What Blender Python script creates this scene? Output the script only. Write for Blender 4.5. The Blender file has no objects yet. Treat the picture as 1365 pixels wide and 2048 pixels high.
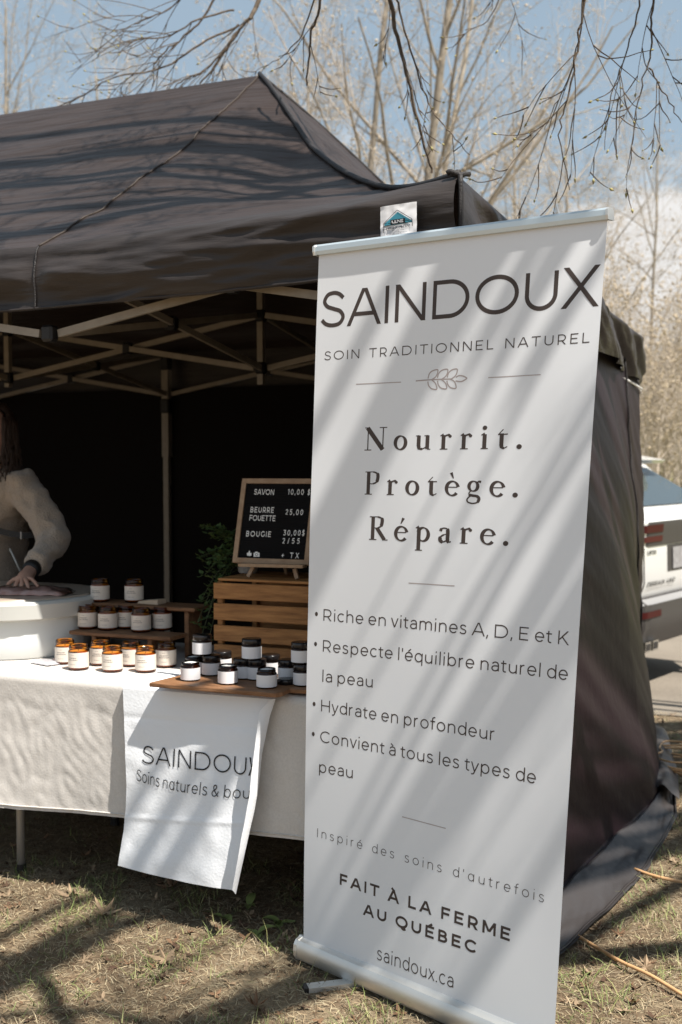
import bpy, math, random
import numpy as np
from mathutils import Vector, Matrix, noise as mnoise

# ------------------------------------------------------------------ camera, sky, sun, exposure
scn = bpy.context.scene
COL = scn.collection
F, PITCH, ROLL, CAMH = 2292.2, .0429, -.0025, 1.4392      # lens in photo pixels (2048 high)
CX, CY = 682.5, 1024.0
cd = bpy.data.cameras.new('camera'); cam = bpy.data.objects.new('camera', cd); COL.objects.link(cam)
cam.location = (0, 0, CAMH)
cam.rotation_euler = (Matrix.Rotation(math.pi/2-PITCH, 3, 'X') @ Matrix.Rotation(ROLL, 3, 'Z')).to_euler()
cd.sensor_fit = 'VERTICAL'; cd.sensor_height = 36; cd.lens = 36*F/2048
cd.clip_start = .05; cd.clip_end = 1000
cd.dof.use_dof = True; cd.dof.focus_distance = 3.05; cd.dof.aperture_fstop = 4.0
scn.camera = cam
scn.view_settings.view_transform = 'Standard'; scn.view_settings.look = 'None'
scn.view_settings.exposure = .88; scn.view_settings.gamma = 1
SUN = Vector((.417, -.41, 1.0)).normalized()              # towards the sun: behind the camera, to the right
EL = math.asin(SUN.z); AZ = math.atan2(SUN.x, SUN.y)
w = bpy.data.worlds.new('World'); scn.world = w; w.use_nodes = True
def build_world():
    nt = w.node_tree; N = nt.nodes; L = nt.links; N.clear()
    out = N.new('ShaderNodeOutputWorld'); bg = N.new('ShaderNodeBackground'); bg.inputs[1].default_value = .078
    sky = N.new('ShaderNodeTexSky'); sky.sky_type = 'NISHITA'; sky.sun_disc = False
    sky.sun_elevation = EL; sky.sun_rotation = AZ; sky.air_density = 1.0; sky.dust_density = .7; sky.ozone_density = 1.0
    tc = N.new('ShaderNodeTexCoord')
    # clouds: noise over the sky dome, flatter towards the horizon
    mp = N.new('ShaderNodeMapping'); mp.inputs['Scale'].default_value = (3.2, 3.2, 9.0); mp.inputs['Location'].default_value = (1.35, .2, .3)
    nz = N.new('ShaderNodeTexNoise'); nz.inputs['Scale'].default_value = 1.6; nz.inputs['Detail'].default_value = 7; nz.inputs['Roughness'].default_value = .55
    sep = N.new('ShaderNodeSeparateXYZ')
    el = N.new('ShaderNodeMapRange'); el.inputs[1].default_value = .285; el.inputs[2].default_value = .18; el.inputs[3].default_value = -.14; el.inputs[4].default_value = .13
    add = N.new('ShaderNodeMath'); add.operation = 'ADD'
    rg = N.new('ShaderNodeMapRange'); rg.interpolation_type = 'SMOOTHSTEP'; rg.inputs[1].default_value = .50; rg.inputs[2].default_value = .62
    hz = N.new('ShaderNodeMixRGB'); hz.inputs[0].default_value = .68; hz.inputs[2].default_value = (3.0, 3.75, 4.25, 1)
    mx = N.new('ShaderNodeMixRGB'); mx.inputs[2].default_value = (6.2, 6.1, 6.0, 1)
    L.new(tc.outputs['Generated'], mp.inputs[0]); L.new(mp.outputs[0], nz.inputs['Vector'])
    L.new(tc.outputs['Generated'], sep.inputs[0]); L.new(sep.outputs[2], el.inputs[0])
    L.new(nz.outputs[0], add.inputs[0]); L.new(el.outputs[0], add.inputs[1]); L.new(add.outputs[0], rg.inputs[0])
    L.new(sky.outputs[0], hz.inputs[1]); L.new(hz.outputs[0], mx.inputs[1]); L.new(rg.outputs[0], mx.inputs[0])
    L.new(mx.outputs[0], bg.inputs[0]); L.new(bg.outputs[0], out.inputs[0])
build_world()
sl = bpy.data.lights.new('sun', 'SUN'); sl.energy = 4.8; sl.angle = math.radians(.53); sl.color = (1, .95, .875)
so = bpy.data.objects.new('sun', sl); COL.objects.link(so); so.rotation_euler = SUN.to_track_quat('Z', 'Y').to_euler()
scn.cycles.max_bounces = 8; scn.cycles.transparent_max_bounces = 12; scn.cycles.caustics_refractive = False; scn.cycles.caustics_reflective = False

# ------------------------------------------------------------------ helpers
R = random.Random(7)
def ray(x, y):
    u, v = x-CX, y-CY; c, s = math.cos(ROLL), math.sin(ROLL)
    u, v = u*c+v*s, -u*s+v*c
    ca, sa = math.cos(PITCH), math.sin(PITCH)
    return np.array([u/F, ca-(v/F)*sa, -sa-(v/F)*ca])
CAM0 = np.array([0, 0, CAMH])
def on_z(x, y, z): d = ray(x, y); return CAM0+d*((z-CAMH)/d[2])
def on_Y(x, y, Y): d = ray(x, y); return CAM0+d*(Y/d[1])
# tent frame: local x runs right along the tent's front (0 = its right front corner), local y into the tent
TX, TY, TH = .3329, 3.2621, .4059
EXV = np.array([math.cos(TH), -math.sin(TH), 0]); EYV = np.array([math.sin(TH), math.cos(TH), 0]); T0 = np.array([TX, TY, 0])
def to_w(x, y, z=0): return T0+EXV*x+EYV*y+np.array([0, 0, z])
def to_t(P): d = np.asarray(P)-T0; return np.array([d@EXV, d@EYV, P[2]])
def on_d(x, y, dd):                                        # ray against a vertical plane at tent depth dd -> tent coords
    d = ray(x, y); k = (dd-(CAM0-T0)@EYV)/(d@EYV); return to_t(CAM0+d*k)
def tz(x, y, z): return to_t(on_z(x, y, z))                # ray against a level plane -> tent coords
def nz3(x, y, z): return mnoise.noise(Vector((x, y, z)))

class MB:
    def __init__(s): s.v = []; s.f = []; s.m = []
    def add(s, vs, fs, m=0):
        o = len(s.v); s.v.extend([tuple(map(float, q)) for q in vs]); s.f.extend([tuple(i+o for i in f) for f in fs]); s.m.extend([m]*len(fs)); return s
    def box(s, c, d, rz=0, M=None, m=0, bev=0):
        hx, hy, hz = d[0]/2, d[1]/2, d[2]/2
        if bev:
            b = min(bev, hx*.9, hy*.9, hz*.9); vs = []
            for sx in (-1, 1):
                for sy in (-1, 1):
                    for sz in (-1, 1):
                        vs += [(sx*hx, sy*(hy-b), sz*(hz-b)), (sx*(hx-b), sy*hy, sz*(hz-b)), (sx*(hx-b), sy*(hy-b), sz*hz)]
            I = lambda a, b_, c_, k: ((a*4)+(b_*2)+c_)*3+k
            fs = [(I(1,0,0,0),I(1,1,0,0),I(1,1,1,0),I(1,0,1,0)), (I(0,0,0,0),I(0,0,1,0),I(0,1,1,0),I(0,1,0,0)),
                  (I(0,1,0,1),I(0,1,1,1),I(1,1,1,1),I(1,1,0,1)), (I(0,0,0,1),I(1,0,0,1),I(1,0,1,1),I(0,0,1,1)),
                  (I(0,0,1,2),I(1,0,1,2),I(1,1,1,2),I(0,1,1,2)), (I(0,0,0,2),I(0,1,0,2),I(1,1,0,2),I(1,0,0,2))]
            for a in (0, 1):
                for c_ in (0, 1): fs.append((I(0,a,c_,1),I(0,a,c_,2),I(1,a,c_,2),I(1,a,c_,1))); fs.append((I(a,0,c_,0),I(a,0,c_,2),I(a,1,c_,2),I(a,1,c_,0))); fs.append((I(a,c_,0,0),I(a,c_,0,1),I(a,c_,1,1),I(a,c_,1,0)))
            for a in (0, 1):
                for b_ in (0, 1):
                    for c_ in (0, 1): fs.append((I(a,b_,c_,0),I(a,b_,c_,1),I(a,b_,c_,2)))
        else:
            vs = [(x, y, z) for x in (-hx, hx) for y in (-hy, hy) for z in (-hz, hz)]
            fs = [(0,1,3,2),(4,6,7,5),(0,4,5,1),(2,3,7,6),(0,2,6,4),(1,5,7,3)]
        Mx = Matrix.Translation(Vector(c)) @ (M if M is not None else Matrix.Rotation(rz, 4, 'Z'))
        return s.add([Mx @ Vector(q) for q in vs], fs, m)
    def beam(s, a, b, wd, ht, m=0, up=(0, 0, 1)):
        a, b = Vector(a), Vector(b); d = b-a; L = d.length; x = d.normalized(); u = Vector(up)
        if abs(x.dot(u)) > .98: u = Vector((0, 1, 0))
        y = u.cross(x).normalized(); z = x.cross(y)
        M = Matrix((x, y, z)).transposed().to_4x4()
        return s.box((a+b)/2, (L, wd, ht), M=M, m=m)
    def tube(s, pts, rad, n=8, m=0, cap=True):
        pts = [Vector(q) for q in pts]; k = len(pts)
        if not hasattr(rad, '__len__'): rad = [rad]*k
        vs = []; prev = None
        for i in range(k):
            t = (pts[min(i+1, k-1)]-pts[max(i-1, 0)])
            t = t.normalized() if t.length > 1e-9 else Vector((0, 0, 1))
            if prev is None:
                r = Vector((0, 0, 1)) if abs(t.z) < .9 else Vector((1, 0, 0)); x = t.cross(r).normalized()
            else: x = (prev-t*prev.dot(t)).normalized()
            prev = x; y = t.cross(x)
            for j in range(n):
                a = 2*math.pi*j/n; vs.append(pts[i]+(x*math.cos(a)+y*math.sin(a))*rad[i])
        fs = [(i*n+j, i*n+(j+1) % n, (i+1)*n+(j+1) % n, (i+1)*n+j) for i in range(k-1) for j in range(n)]
        if cap: fs += [tuple(range(n-1, -1, -1)), tuple((k-1)*n+j for j in range(n))]
        return s.add(vs, fs, m)
    def lathe(s, prof, c=(0, 0, 0), n=28, m=0, cap0=True, cap1=True):
        vs = [(c[0]+r*math.cos(2*math.pi*j/n), c[1]+r*math.sin(2*math.pi*j/n), c[2]+z) for r, z in prof for j in range(n)]; k = len(prof)
        fs = [(i*n+j, i*n+(j+1) % n, (i+1)*n+(j+1) % n, (i+1)*n+j) for i in range(k-1) for j in range(n)]
        if cap0: fs.append(tuple(range(n-1, -1, -1)))
        if cap1: fs.append(tuple((k-1)*n+j for j in range(n)))
        return s.add(vs, fs, m)
    def grid(s, fn, nu, nv, m=0, flip=False):
        vs = [fn(i/nu, j/nv) for j in range(nv+1) for i in range(nu+1)]; W_ = nu+1
        fs = [(j*W_+i, j*W_+i+1, (j+1)*W_+i+1, (j+1)*W_+i) for j in range(nv) for i in range(nu)]
        if flip: fs = [f[::-1] for f in fs]
        return s.add(vs, fs, m)
    def prism(s, poly, fn0, fn1, m=0):
        n = len(poly); vs = [fn0(*q) for q in poly]+[fn1(*q) for q in poly]
        return s.add(vs, [tuple(range(n-1, -1, -1)), tuple(range(n, 2*n))]+[(i, (i+1) % n, n+(i+1) % n, n+i) for i in range(n)], m)
    def build(s, name, mats, parent=None, smooth=False, solid=0, auto=None):
        me = bpy.data.meshes.new(name); me.from_pydata(s.v, [], s.f); me.update()
        for q in (mats if isinstance(mats, (list, tuple)) else [mats]): me.materials.append(q)
        if len(set(s.m)) > 1: me.polygons.foreach_set('material_index', s.m)
        if smooth or auto:
            me.polygons.foreach_set('use_smooth', [True]*len(me.polygons))
            if auto: me.set_sharp_from_angle(angle=math.radians(auto))
        o = bpy.data.objects.new(name, me); COL.objects.link(o)
        if parent is not None: o.parent = parent
        if solid:
            q = o.modifiers.new('thickness', 'SOLIDIFY'); q.thickness = solid; q.offset = 0
        return o
def np_mesh(name, V, Fq, mats, parent=None, mi=None, smooth=False):
    me = bpy.data.meshes.new(name); k = Fq.shape[1]
    me.vertices.add(len(V)); me.vertices.foreach_set('co', np.ascontiguousarray(V, np.float32).ravel())
    me.loops.add(Fq.size); me.loops.foreach_set('vertex_index', np.ascontiguousarray(Fq, np.int32).ravel())
    me.polygons.add(len(Fq)); me.polygons.foreach_set('loop_start', np.arange(0, Fq.size, k, dtype=np.int32))
    if mi is not None: me.polygons.foreach_set('material_index', np.ascontiguousarray(mi, np.int32))
    if smooth: me.polygons.foreach_set('use_smooth', np.ones(len(Fq), bool))
    me.update(calc_edges=True)
    for q in (mats if isinstance(mats, (list, tuple)) else [mats]): me.materials.append(q)
    o = bpy.data.objects.new(name, me); COL.objects.link(o)
    if parent is not None: o.parent = parent
    return o
def tag(o, label=None, cat=None, group=None, kind=None):
    if label: o['label'] = label
    if cat: o['category'] = cat
    if group: o['group'] = group
    if kind: o['kind'] = kind
    return o
def thing(name, label, cat, loc=(0, 0, 0), rz=0, group=None):
    o = bpy.data.objects.new(name, None); COL.objects.link(o); o.empty_display_size = .1
    o.location = loc; o.rotation_euler = (0, 0, rz); return tag(o, label, cat, group)
def copy_tree(o, parent=None):
    c = o.copy(); COL.objects.link(c)
    if parent is not None: c.parent = parent
    for ch in list(o.children): copy_tree(ch, c)
    return c

# ------------------------------------------------------------------ materials
def mat(name, col, rough=.6, spec=.4, metal=0, var=.0, vscale=8, bump=0, bscale=60, stretch=(1, 1, 1), sheen=0, col2=None, detail=5, coat=0):
    m = bpy.data.materials.new(name); m.use_nodes = True; nt = m.node_tree; b = nt.nodes['Principled BSDF']
    b.inputs['Base Color'].default_value = (*col, 1); b.inputs['Roughness'].default_value = rough
    b.inputs['Specular IOR Level'].default_value = spec; b.inputs['Metallic'].default_value = metal
    if sheen: b.inputs['Sheen Weight'].default_value = sheen
    if coat: b.inputs['Coat Weight'].default_value = coat
    tc = nt.nodes.new('ShaderNodeTexCoord'); mp = nt.nodes.new('ShaderNodeMapping'); mp.inputs['Scale'].default_value = stretch
    nt.links.new(tc.outputs['Object'], mp.inputs[0])
    if var or col2:
        n = nt.nodes.new('ShaderNodeTexNoise'); n.inputs['Scale'].default_value = vscale; n.inputs['Detail'].default_value = detail; n.inputs['Roughness'].default_value = .6
        nt.links.new(mp.outputs[0], n.inputs['Vector'])
        cr = nt.nodes.new('ShaderNodeValToRGB'); cr.color_ramp.elements[0].position = .32; cr.color_ramp.elements[1].position = .68
        a = tuple(max(0, c*(1-var)) for c in col); c2 = col2 if col2 else tuple(min(1, c*(1+var)) for c in col)
        cr.color_ramp.elements[0].color = (*a, 1); cr.color_ramp.elements[1].color = (*c2, 1)
        nt.links.new(n.outputs[0], cr.inputs[0]); nt.links.new(cr.outputs[0], b.inputs['Base Color'])
    if bump:
        n = nt.nodes.new('ShaderNodeTexNoise'); n.inputs['Scale'].default_value = bscale; n.inputs['Detail'].default_value = 6
        nt.links.new(mp.outputs[0], n.inputs['Vector'])
        bp = nt.nodes.new('ShaderNodeBump'); bp.inputs['Strength'].default_value = bump; bp.inputs['Distance'].default_value = .01
        nt.links.new(n.outputs[0], bp.inputs['Height']); nt.links.new(bp.outputs[0], b.inputs['Normal'])
    return m
M = {}
M['tent'] = mat('black_polyester', (.033, .027, .025), .46, .32, bump=.3, bscale=14, stretch=(.8, 2.2, 6), var=.2, vscale=3)
M['roof'] = mat('black_roof_polyester', (.037, .0275, .0245), .42, .13, bump=.8, bscale=8, stretch=(.6, 4.5, 4.5), var=.2, vscale=3)
M['seam'] = mat('black_seam_tape', (.02, .017, .017), .55, .4, bump=.5, bscale=200)
M['innerwall'] = mat('shade_darkened_wall', (.009, .0075, .007), .7, .08)  # wall polyester made darker: the tent's interior shade is put into the colour
M['skirt'] = mat('sheen_lightened_wall_skirt', (.046, .041, .040), .42, .22, bump=.3, bscale=16)  # same cloth as the wall, lightened: its lit sheen is put into the colour
M['wallcloth'] = mat('black_wall_polyester', (.0148, .0082, .0106), .52, .12, bump=.25, bscale=10, stretch=(2, 2, 2))
M['frame'] = mat('painted_steel_frame', (.27, .232, .185), .45, .5, var=.12, vscale=20)
M['joint'] = mat('black_plastic_joint', (.012, .011, .011), .5, .4)
M['banner'] = mat('white_vinyl_banner', (.775, .787, .808), .55, .3, bump=.02, bscale=5)
M['ink'] = mat('dark_brown_ink', (.062, .046, .040), .6, .3)
M['ink2'] = mat('black_ink', (.02, .019, .02), .7, .2)
M['taupe'] = mat('taupe_ink', (.40, .34, .325), .6, .3)
M['alu'] = mat('brushed_aluminium', (.70, .70, .68), .46, .5, .85, bump=.05, bscale=80, stretch=(1, 1, 30))
M['alu_top'] = mat('silver_rail_aluminium', (.62, .70, .74), .38, .5, .55)
M['blackpl'] = mat('black_plastic', (.015, .014, .015), .4, .5)
M['linen'] = mat('cream_linen', (.62, .582, .54), .85, .1, var=.06, vscale=160, bump=.10, bscale=140, sheen=.1)
M['towel'] = mat('white_cotton', (.80, .815, .84), .85, .1, bump=.12, bscale=120)
M['tabletop'] = mat('white_plastic_table', (.7, .7, .68), .5, .4)
M['tableleg'] = mat('grey_steel_tube', (.33, .32, .31), .4, .5, .3)
def wood(name, c1, c2, sc=7, st=(1, 10, 10), rough=.6):
    m = mat(name, c1, rough, .3, var=.0, col2=c2, vscale=sc, stretch=st, bump=.25, bscale=sc*2.4, detail=8); return m
M['crate'] = wood('crate_pine', (.20, .085, .026), (.40, .19, .065), 5, (1.5, 12, 14))
M['walnut'] = wood('shelf_walnut', (.13, .062, .030), (.24, .125, .062), 6, (2, 14, 14))
M['board'] = wood('cutting_board_acacia', (.16, .075, .034), (.30, .155, .078), 6, (2.5, 16, 10), .5)
M['signwood'] = wood('light_oak', (.30, .19, .115), (.42, .29, .185), 8, (3, 10, 3))
M['felt'] = mat('black_felt', (.010, .0095, .010), .9, .1, bump=.9, bscale=120, stretch=(.03, 1, 2))
M['letter'] = mat('white_letter_plastic', (.80, .79, .76), .45, .4)
def glass(name, tint, rough=.04):
    m = bpy.data.materials.new(name); m.use_nodes = True; nt = m.node_tree; N = nt.nodes; N.clear()
    out = N.new('ShaderNodeOutputMaterial'); mx = N.new('ShaderNodeMixShader'); tr = N.new('ShaderNodeBsdfTransparent'); gl = N.new('ShaderNodeBsdfGlossy')
    tr.inputs[0].default_value = (*tint, 1); gl.inputs['Roughness'].default_value = rough
    fr = N.new('ShaderNodeFresnel'); fr.inputs[0].default_value = 1.5
    nt.links.new(fr.outputs[0], mx.inputs[0]); nt.links.new(tr.outputs[0], mx.inputs[1]); nt.links.new(gl.outputs[0], mx.inputs[2]); nt.links.new(mx.outputs[0], out.inputs[0])
    return m
M['amber'] = glass('amber_glass', (.58, .245, .04))
M['darkamber'] = glass('dark_amber_glass', (.16, .06, .015))
M['wax'] = mat('cream_wax', (.80, .66, .44), .5, .3)
M['cream'] = mat('white_cream', (.82, .81, .77), .5, .3)
M['lid'] = mat('black_jar_lid', (.012, .010, .010), .25, .5)
M['label'] = mat('cream_paper_label', (.70, .63, .55), .7, .2, bump=.05, bscale=200)
M['wlabel'] = mat('white_paper_label', (.76, .75, .76), .7, .2)
M['print'] = mat('grey_print', (.13, .115, .105), .7, .2)
M['cooler'] = mat('white_cooler_plastic', (.66, .68, .67), .42, .4)
M['coolerlid'] = mat('grey_cooler_rim_plastic', (.52, .52, .49), .45, .4)
M['cooltop'] = mat('reflection_tan_cooler_lid', (.42, .34, .27), .3, .5)  # the brownish tone is a reflection painted into the lid colour
M['meat'] = mat('pink_meat', (.55, .26, .20), .25, .6, col2=(.70, .46, .38), vscale=26, bump=.6, bscale=40)
M['fleece'] = mat('cream_fleece', (.43, .34, .262), .95, .05, bump=.7, bscale=130, sheen=.4, var=.06, vscale=60)
M['skin'] = mat('skin', (.50, .29, .21), .5, .35, var=.06, vscale=20)
M['hair'] = mat('dark_brown_hair', (.045, .024, .015), .45, .5, bump=.6, bscale=90, stretch=(8, 8, 1))
M['strap'] = mat('black_nylon_strap', (.012, .012, .013), .55, .4)
M['jean'] = mat('dark_trousers', (.03, .032, .04), .8, .2)
M['leafg'] = mat('dark_green_leaf', (.060, .095, .028), .5, .4, var=.35, vscale=30)
M['stem'] = mat('green_stem', (.07, .08, .03), .6)
M['pot'] = mat('patterned_grey_pot', (.32, .31, .30), .7, .3, col2=(.55, .54, .52), vscale=60, bump=.6, bscale=60)
M['kraft'] = mat('kraft_paper', (.52, .41, .30), .8, .2)
M['bark'] = mat('grey_brown_bark', (.19, .155, .12), .9, .1, var=.3, vscale=14, bump=.8, bscale=30, stretch=(1, 1, .3))
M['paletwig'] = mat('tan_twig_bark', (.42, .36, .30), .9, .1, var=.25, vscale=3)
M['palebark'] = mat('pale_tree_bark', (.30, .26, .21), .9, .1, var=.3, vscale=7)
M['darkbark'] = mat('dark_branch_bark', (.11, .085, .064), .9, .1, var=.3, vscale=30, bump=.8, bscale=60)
M['bud'] = mat('spring_bud', (.48, .39, .28), .7, .2, var=.4, vscale=4)
M['greenbud'] = mat('green_bud', (.34, .30, .13), .7, .2)
M['cord'] = mat('orange_cord', (.60, .36, .18), .5, .4, var=.15, vscale=40)
M['white_paint'] = mat('white_car_paint', (.74, .74, .72), .25, .5, coat=.6)
M['carglass'] = mat('car_glass', (.05, .065, .07), .06, .5)
M['redlens'] = mat('red_lamp_lens', (.05, .009, .008), .45, .1)
M['carblack'] = mat('black_car_trim', (.05, .045, .042), .5, .4)
M['chrome'] = mat('chrome', (.7, .7, .68), .15, .5, 1)
M['tyre'] = mat('tyre_rubber', (.02, .02, .02), .8, .2)
M['plate'] = mat('grey_number_plate', (.22, .21, .21), .5, .4, col2=(.34, .33, .33), vscale=30)

# ------------------------------------------------------------------ ribbon lettering (centre-line glyphs with stroke widths)
def arc(cx, cy, rx, ry, a0, a1, n=18): return [(cx+rx*math.cos(math.radians(a0+(a1-a0)*i/n)), cy+ry*math.sin(math.radians(a0+(a1-a0)*i/n))) for i in range(n+1)]
def spl(P, n=7):
    P = [P[0]]+list(P)+[P[-1]]; o = []
    for i in range(1, len(P)-2):
        for k in range(n):
            t = k/n; q = []
            for c in (0, 1):
                a, b, c_, d = P[i-1][c], P[i][c], P[i+1][c], P[i+2][c]
                q.append(.5*(2*b+(c_-a)*t+(2*a-5*b+4*c_-d)*t*t+(3*b-a-3*c_+d)*t**3))
            o.append(tuple(q))
    o.append(P[-2]); return o
X_ = .735
S_ = [(.66,.84),(.53,.955),(.36,1),(.16,.95),(.06,.76),(.15,.6),(.36,.51),(.58,.42),(.68,.24),(.57,.05),(.34,0),(.13,.05),(0,.17)]
def bowl_l(cx=.31, rx=.31): return [arc(cx, X_/2, rx, X_/2, 0, 360, 28)]
G = {   # glyph: (advance width, strokes); stroke = points or ('h', a, b) cut level at both ends
 'S': (.68, [spl(S_)]), 'A': (.98, [('h',(0,0),(.47,1)), ('h',(.98,0),(.51,1)), [(.17,.29),(.81,.29)]]), 'I': (0, [[(0,0),(0,1)]]),
 'N': (.82, [[(0,0),(0,1)], ('h',(.0,1),(.82,0)), [(.82,0),(.82,1)]]), 'D': (.96, [[(0,0),(0,1)], [(0,1),(.44,1)]+arc(.44,.5,.52,.5,90,-90,22)+[(0,0)]]),
 'O': (1.10, [arc(.55,.5,.55,.5,0,360,36)]), 'U': (.76, [[(0,1),(0,.40)]+arc(.38,.38,.38,.38,180,360,20)+[(.76,1)]]), 'X': (.84, [('h',(0,0),(.82,1)), ('h',(.02,1),(.84,0))]),
 'T': (.78, [[(0,1),(.78,1)], [(.39,0),(.39,1)]]), 'R': (.68, [[(0,0),(0,1)], [(0,1),(.34,1)]+arc(.34,.675,.33,.325,90,-90,16)+[(0,.35)], ('h',(.36,.35),(.68,0))]),
 'E': (.62, [[(0,0),(0,1)], [(0,1),(.62,1)], [(0,.51),(.54,.51)], [(0,0),(.62,0)]]), 'F': (.60, [[(0,0),(0,1)], [(0,1),(.60,1)], [(0,.48),(.54,.48)]]),
 'L': (.56, [[(0,1),(0,0)], [(0,0),(.56,0)]]), 'H': (.78, [[(0,0),(0,1)], [(.78,0),(.78,1)], [(0,.51),(.78,.51)]]), 'K': (.72, [[(0,0),(0,1)], ('h',(.02,.30),(.68,1)), ('h',(.26,.56),(.74,0))]),
 'C': (.88, [arc(.5,.5,.5,.5,45,315,28)]), 'Q': (1.04, [arc(.52,.5,.52,.5,0,360,36), spl([(.52,0),(.6,-.14),(.74,-.2),(.92,-.12)])]),
 'B': (.66, [[(0,0),(0,1)], [(0,1),(.34,1)]+arc(.34,.765,.25,.235,90,-90,14)+[(0,.53)], [(.34,.53)]+arc(.36,.265,.30,.265,90,-90,14)+[(0,0)]]),
 'M': (.96, [[(0,0),(0,1)], ('h',(0,1),(.48,.12)), ('h',(.96,1),(.48,.12)), [(.96,0),(.96,1)]]), 'P': (.66, [[(0,0),(0,1)], [(0,1),(.34,1)]+arc(.34,.66,.32,.34,90,-90,16)+[(0,.32)]]),
 'V': (.92, [('h',(0,1),(.45,0)), ('h',(.92,1),(.47,0))]), 'G': (.9, [arc(.5,.5,.5,.5,45,330,28)+[(.9,.45)], [(.9,.2),(.9,.48)]]), 'Y': (.8, [('h',(0,1),(.4,.4)), ('h',(.8,1),(.4,.4)), [(.4,0),(.4,.42)]]), 'W': (1.3, [('h',(0,1),(.33,0)), ('h',(.65,1),(.33,0)), ('h',(.65,1),(.97,0)), ('h',(1.3,1),(.97,0))]),
 'a': (.52, [spl([(.04,.60),(.14,.70),(.28,X_),(.44,.68),(.52,.50)])+[(.52,0)], [(.52,.42),(.28,.42)]+arc(.25,.21,.25,.21,90,270,14)+[(.36,.02),(.47,.1),(.52,.2)]]),
 'ɑ': (.6, bowl_l(.3,.3)+[[(.6,0),(.6,X_)]]), 'b': (.62, bowl_l()+[[(0,0),(0,1.06)]]), 'c': (.54, [arc(.31,X_/2,.31,X_/2,48,312,22)]), 'd': (.62, bowl_l()+[[(.62,0),(.62,1.06)]]),
 'e': (.62, [[(.0,.36),(.62,.36)]+arc(.31,X_/2,.31,X_/2,0,318,26)]), 'f': (.36, [[(.15,0),(.15,.86)]+arc(.33,.88,.18,.18,180,75,10), [(0,.70),(.34,.70)]]), 'h': (.56, [[(0,0),(0,1.06)], [(0,.42)]+arc(.28,.45,.28,.285,180,0,16)+[(.56,0)]]),
 'i': (0, [[(0,0),(0,.70)], 'dot0']), 'l': (0, [[(0,0),(0,1.06)]]), 'm': (1.0, [[(0,0),(0,.70)], [(0,.42)]+arc(.25,.46,.25,.275,180,0,14)+[(.5,0)], [(.5,.42)]+arc(.75,.46,.25,.275,180,0,14)+[(1.0,0)]]),
 'n': (.56, [[(0,0),(0,.70)], [(0,.42)]+arc(.28,.45,.28,.285,180,0,16)+[(.56,0)]]), 'o': (.66, [arc(.33,X_/2,.33,X_/2,0,360,30)]), 'p': (.62, bowl_l()+[[(0,-.27),(0,.70)]]), 'q': (.62, bowl_l()+[[(.62,-.27),(.62,.70)]]),
 'r': (.30, [[(0,0),(0,.70)], [(0,.42)]+arc(.28,.44,.28,.295,180,90,12)]), 's': (.48, [spl([(.44,.63),(.34,.71),(.22,X_),(.08,.69),(.03,.55),(.12,.43),(.25,.375),(.40,.31),(.46,.17),(.37,.03),(.22,0),(.08,.03),(0,.1)])]),
 't': (.36, [[(.14,.92),(.14,.18)]+arc(.30,.16,.16,.16,180,290,10), [(0,.70),(.34,.70)]]), 'u': (.56, [[(0,.70),(0,.28)]+arc(.28,.28,.28,.28,180,360,16)+[(.56,.70)], [(.56,0),(.56,.4)]]),
 'v': (.58, [('h',(0,X_),(.29,0)), ('h',(.58,X_),(.29,0))]), 'x': (.56, [('h',(0,0),(.54,X_)), ('h',(.02,X_),(.56,0))]), 'y': (.58, [('h',(0,X_),(.29,0)), [(.58,.72),(.24,-.14)]+[(.17,-.24),(.02,-.25)]]),
 'g': (.62, bowl_l()+[[(.62,.70),(.62,-.02)]+arc(.33,-.02,.29,.24,0,-140,12)]), '.': (.02, ['dotb']), ',': (.03, [[(.03,.05),(-.02,-.16)]]), "'": (.0, [[(0,1.0),(0,.78)]]), '/': (.34, [('h',(0,-.1),(.34,1.1))]), '+': (.5, [[(0,.45),(.5,.45)], [(.25,.2),(.25,.7)]]), '-': (.3, [[(0,.4),(.3,.4)]]),
 '&': (.68, [spl([(.68,.0),(.52,.14),(.24,.52),(.13,.72),(.16,.90),(.29,1),(.43,.92),(.44,.76),(.30,.6),(.10,.44),(0,.26),(.08,.06),(.26,0),(.46,.08),(.6,.26),(.66,.44)])]),
 '0': (.62, [arc(.31,.5,.31,.5,0,360,30)]), '1': (.2, [[(0,.92),(.18,1)], [(.2,0),(.2,1)]]), '2': (.56, [spl([(0,.84),(.1,.96),(.28,1),(.46,.94),(.54,.76),(.46,.56),(.2,.22),(0,0)])+[(.56,0)]]), '3': (.56, [[(.02,1),(.54,1)], spl([(.52,.98),(.26,.6),(.44,.55),(.56,.36),(.5,.1),(.28,0),(.08,.04),(0,.12)])]),
 '5': (.56, [[(.5,1),(.1,1),(.06,.58)], spl([(.06,.58),(.28,.6),(.48,.52),(.56,.32),(.48,.1),(.26,0),(.08,.04),(0,.12)])]), '$': (.56, [spl([(x*.8,y) for x, y in S_]), [(.28,-.14),(.28,1.14)]]), '9': (.56, [arc(.28,.7,.28,.3,0,360), spl([(.56,.7),(.52,.3),(.3,0),(.1,.02)])]), '4': (.6, [('h',(.42,1),(0,.26)), [(0,.26),(.6,.26)], [(.44,0),(.44,.5)]]), '8': (.56, [arc(.28,.74,.24,.26,0,360), arc(.28,.24,.28,.24,0,360)]),
}
ACC = {'é': ('e', 1), 'è': ('e', -1), 'à': ('a', -1), 'À': ('A', -1), 'É': ('E', 1)}
SB = dict.fromkeys('AVXvxy', .04); SB.update(dict.fromkeys('OQCGSosceqdgTJ', .09)); SB.update({'a': .1, 't': .05, 'f': .05, 'r': .1, "'": .1, ',': .1, '.': .11})
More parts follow.
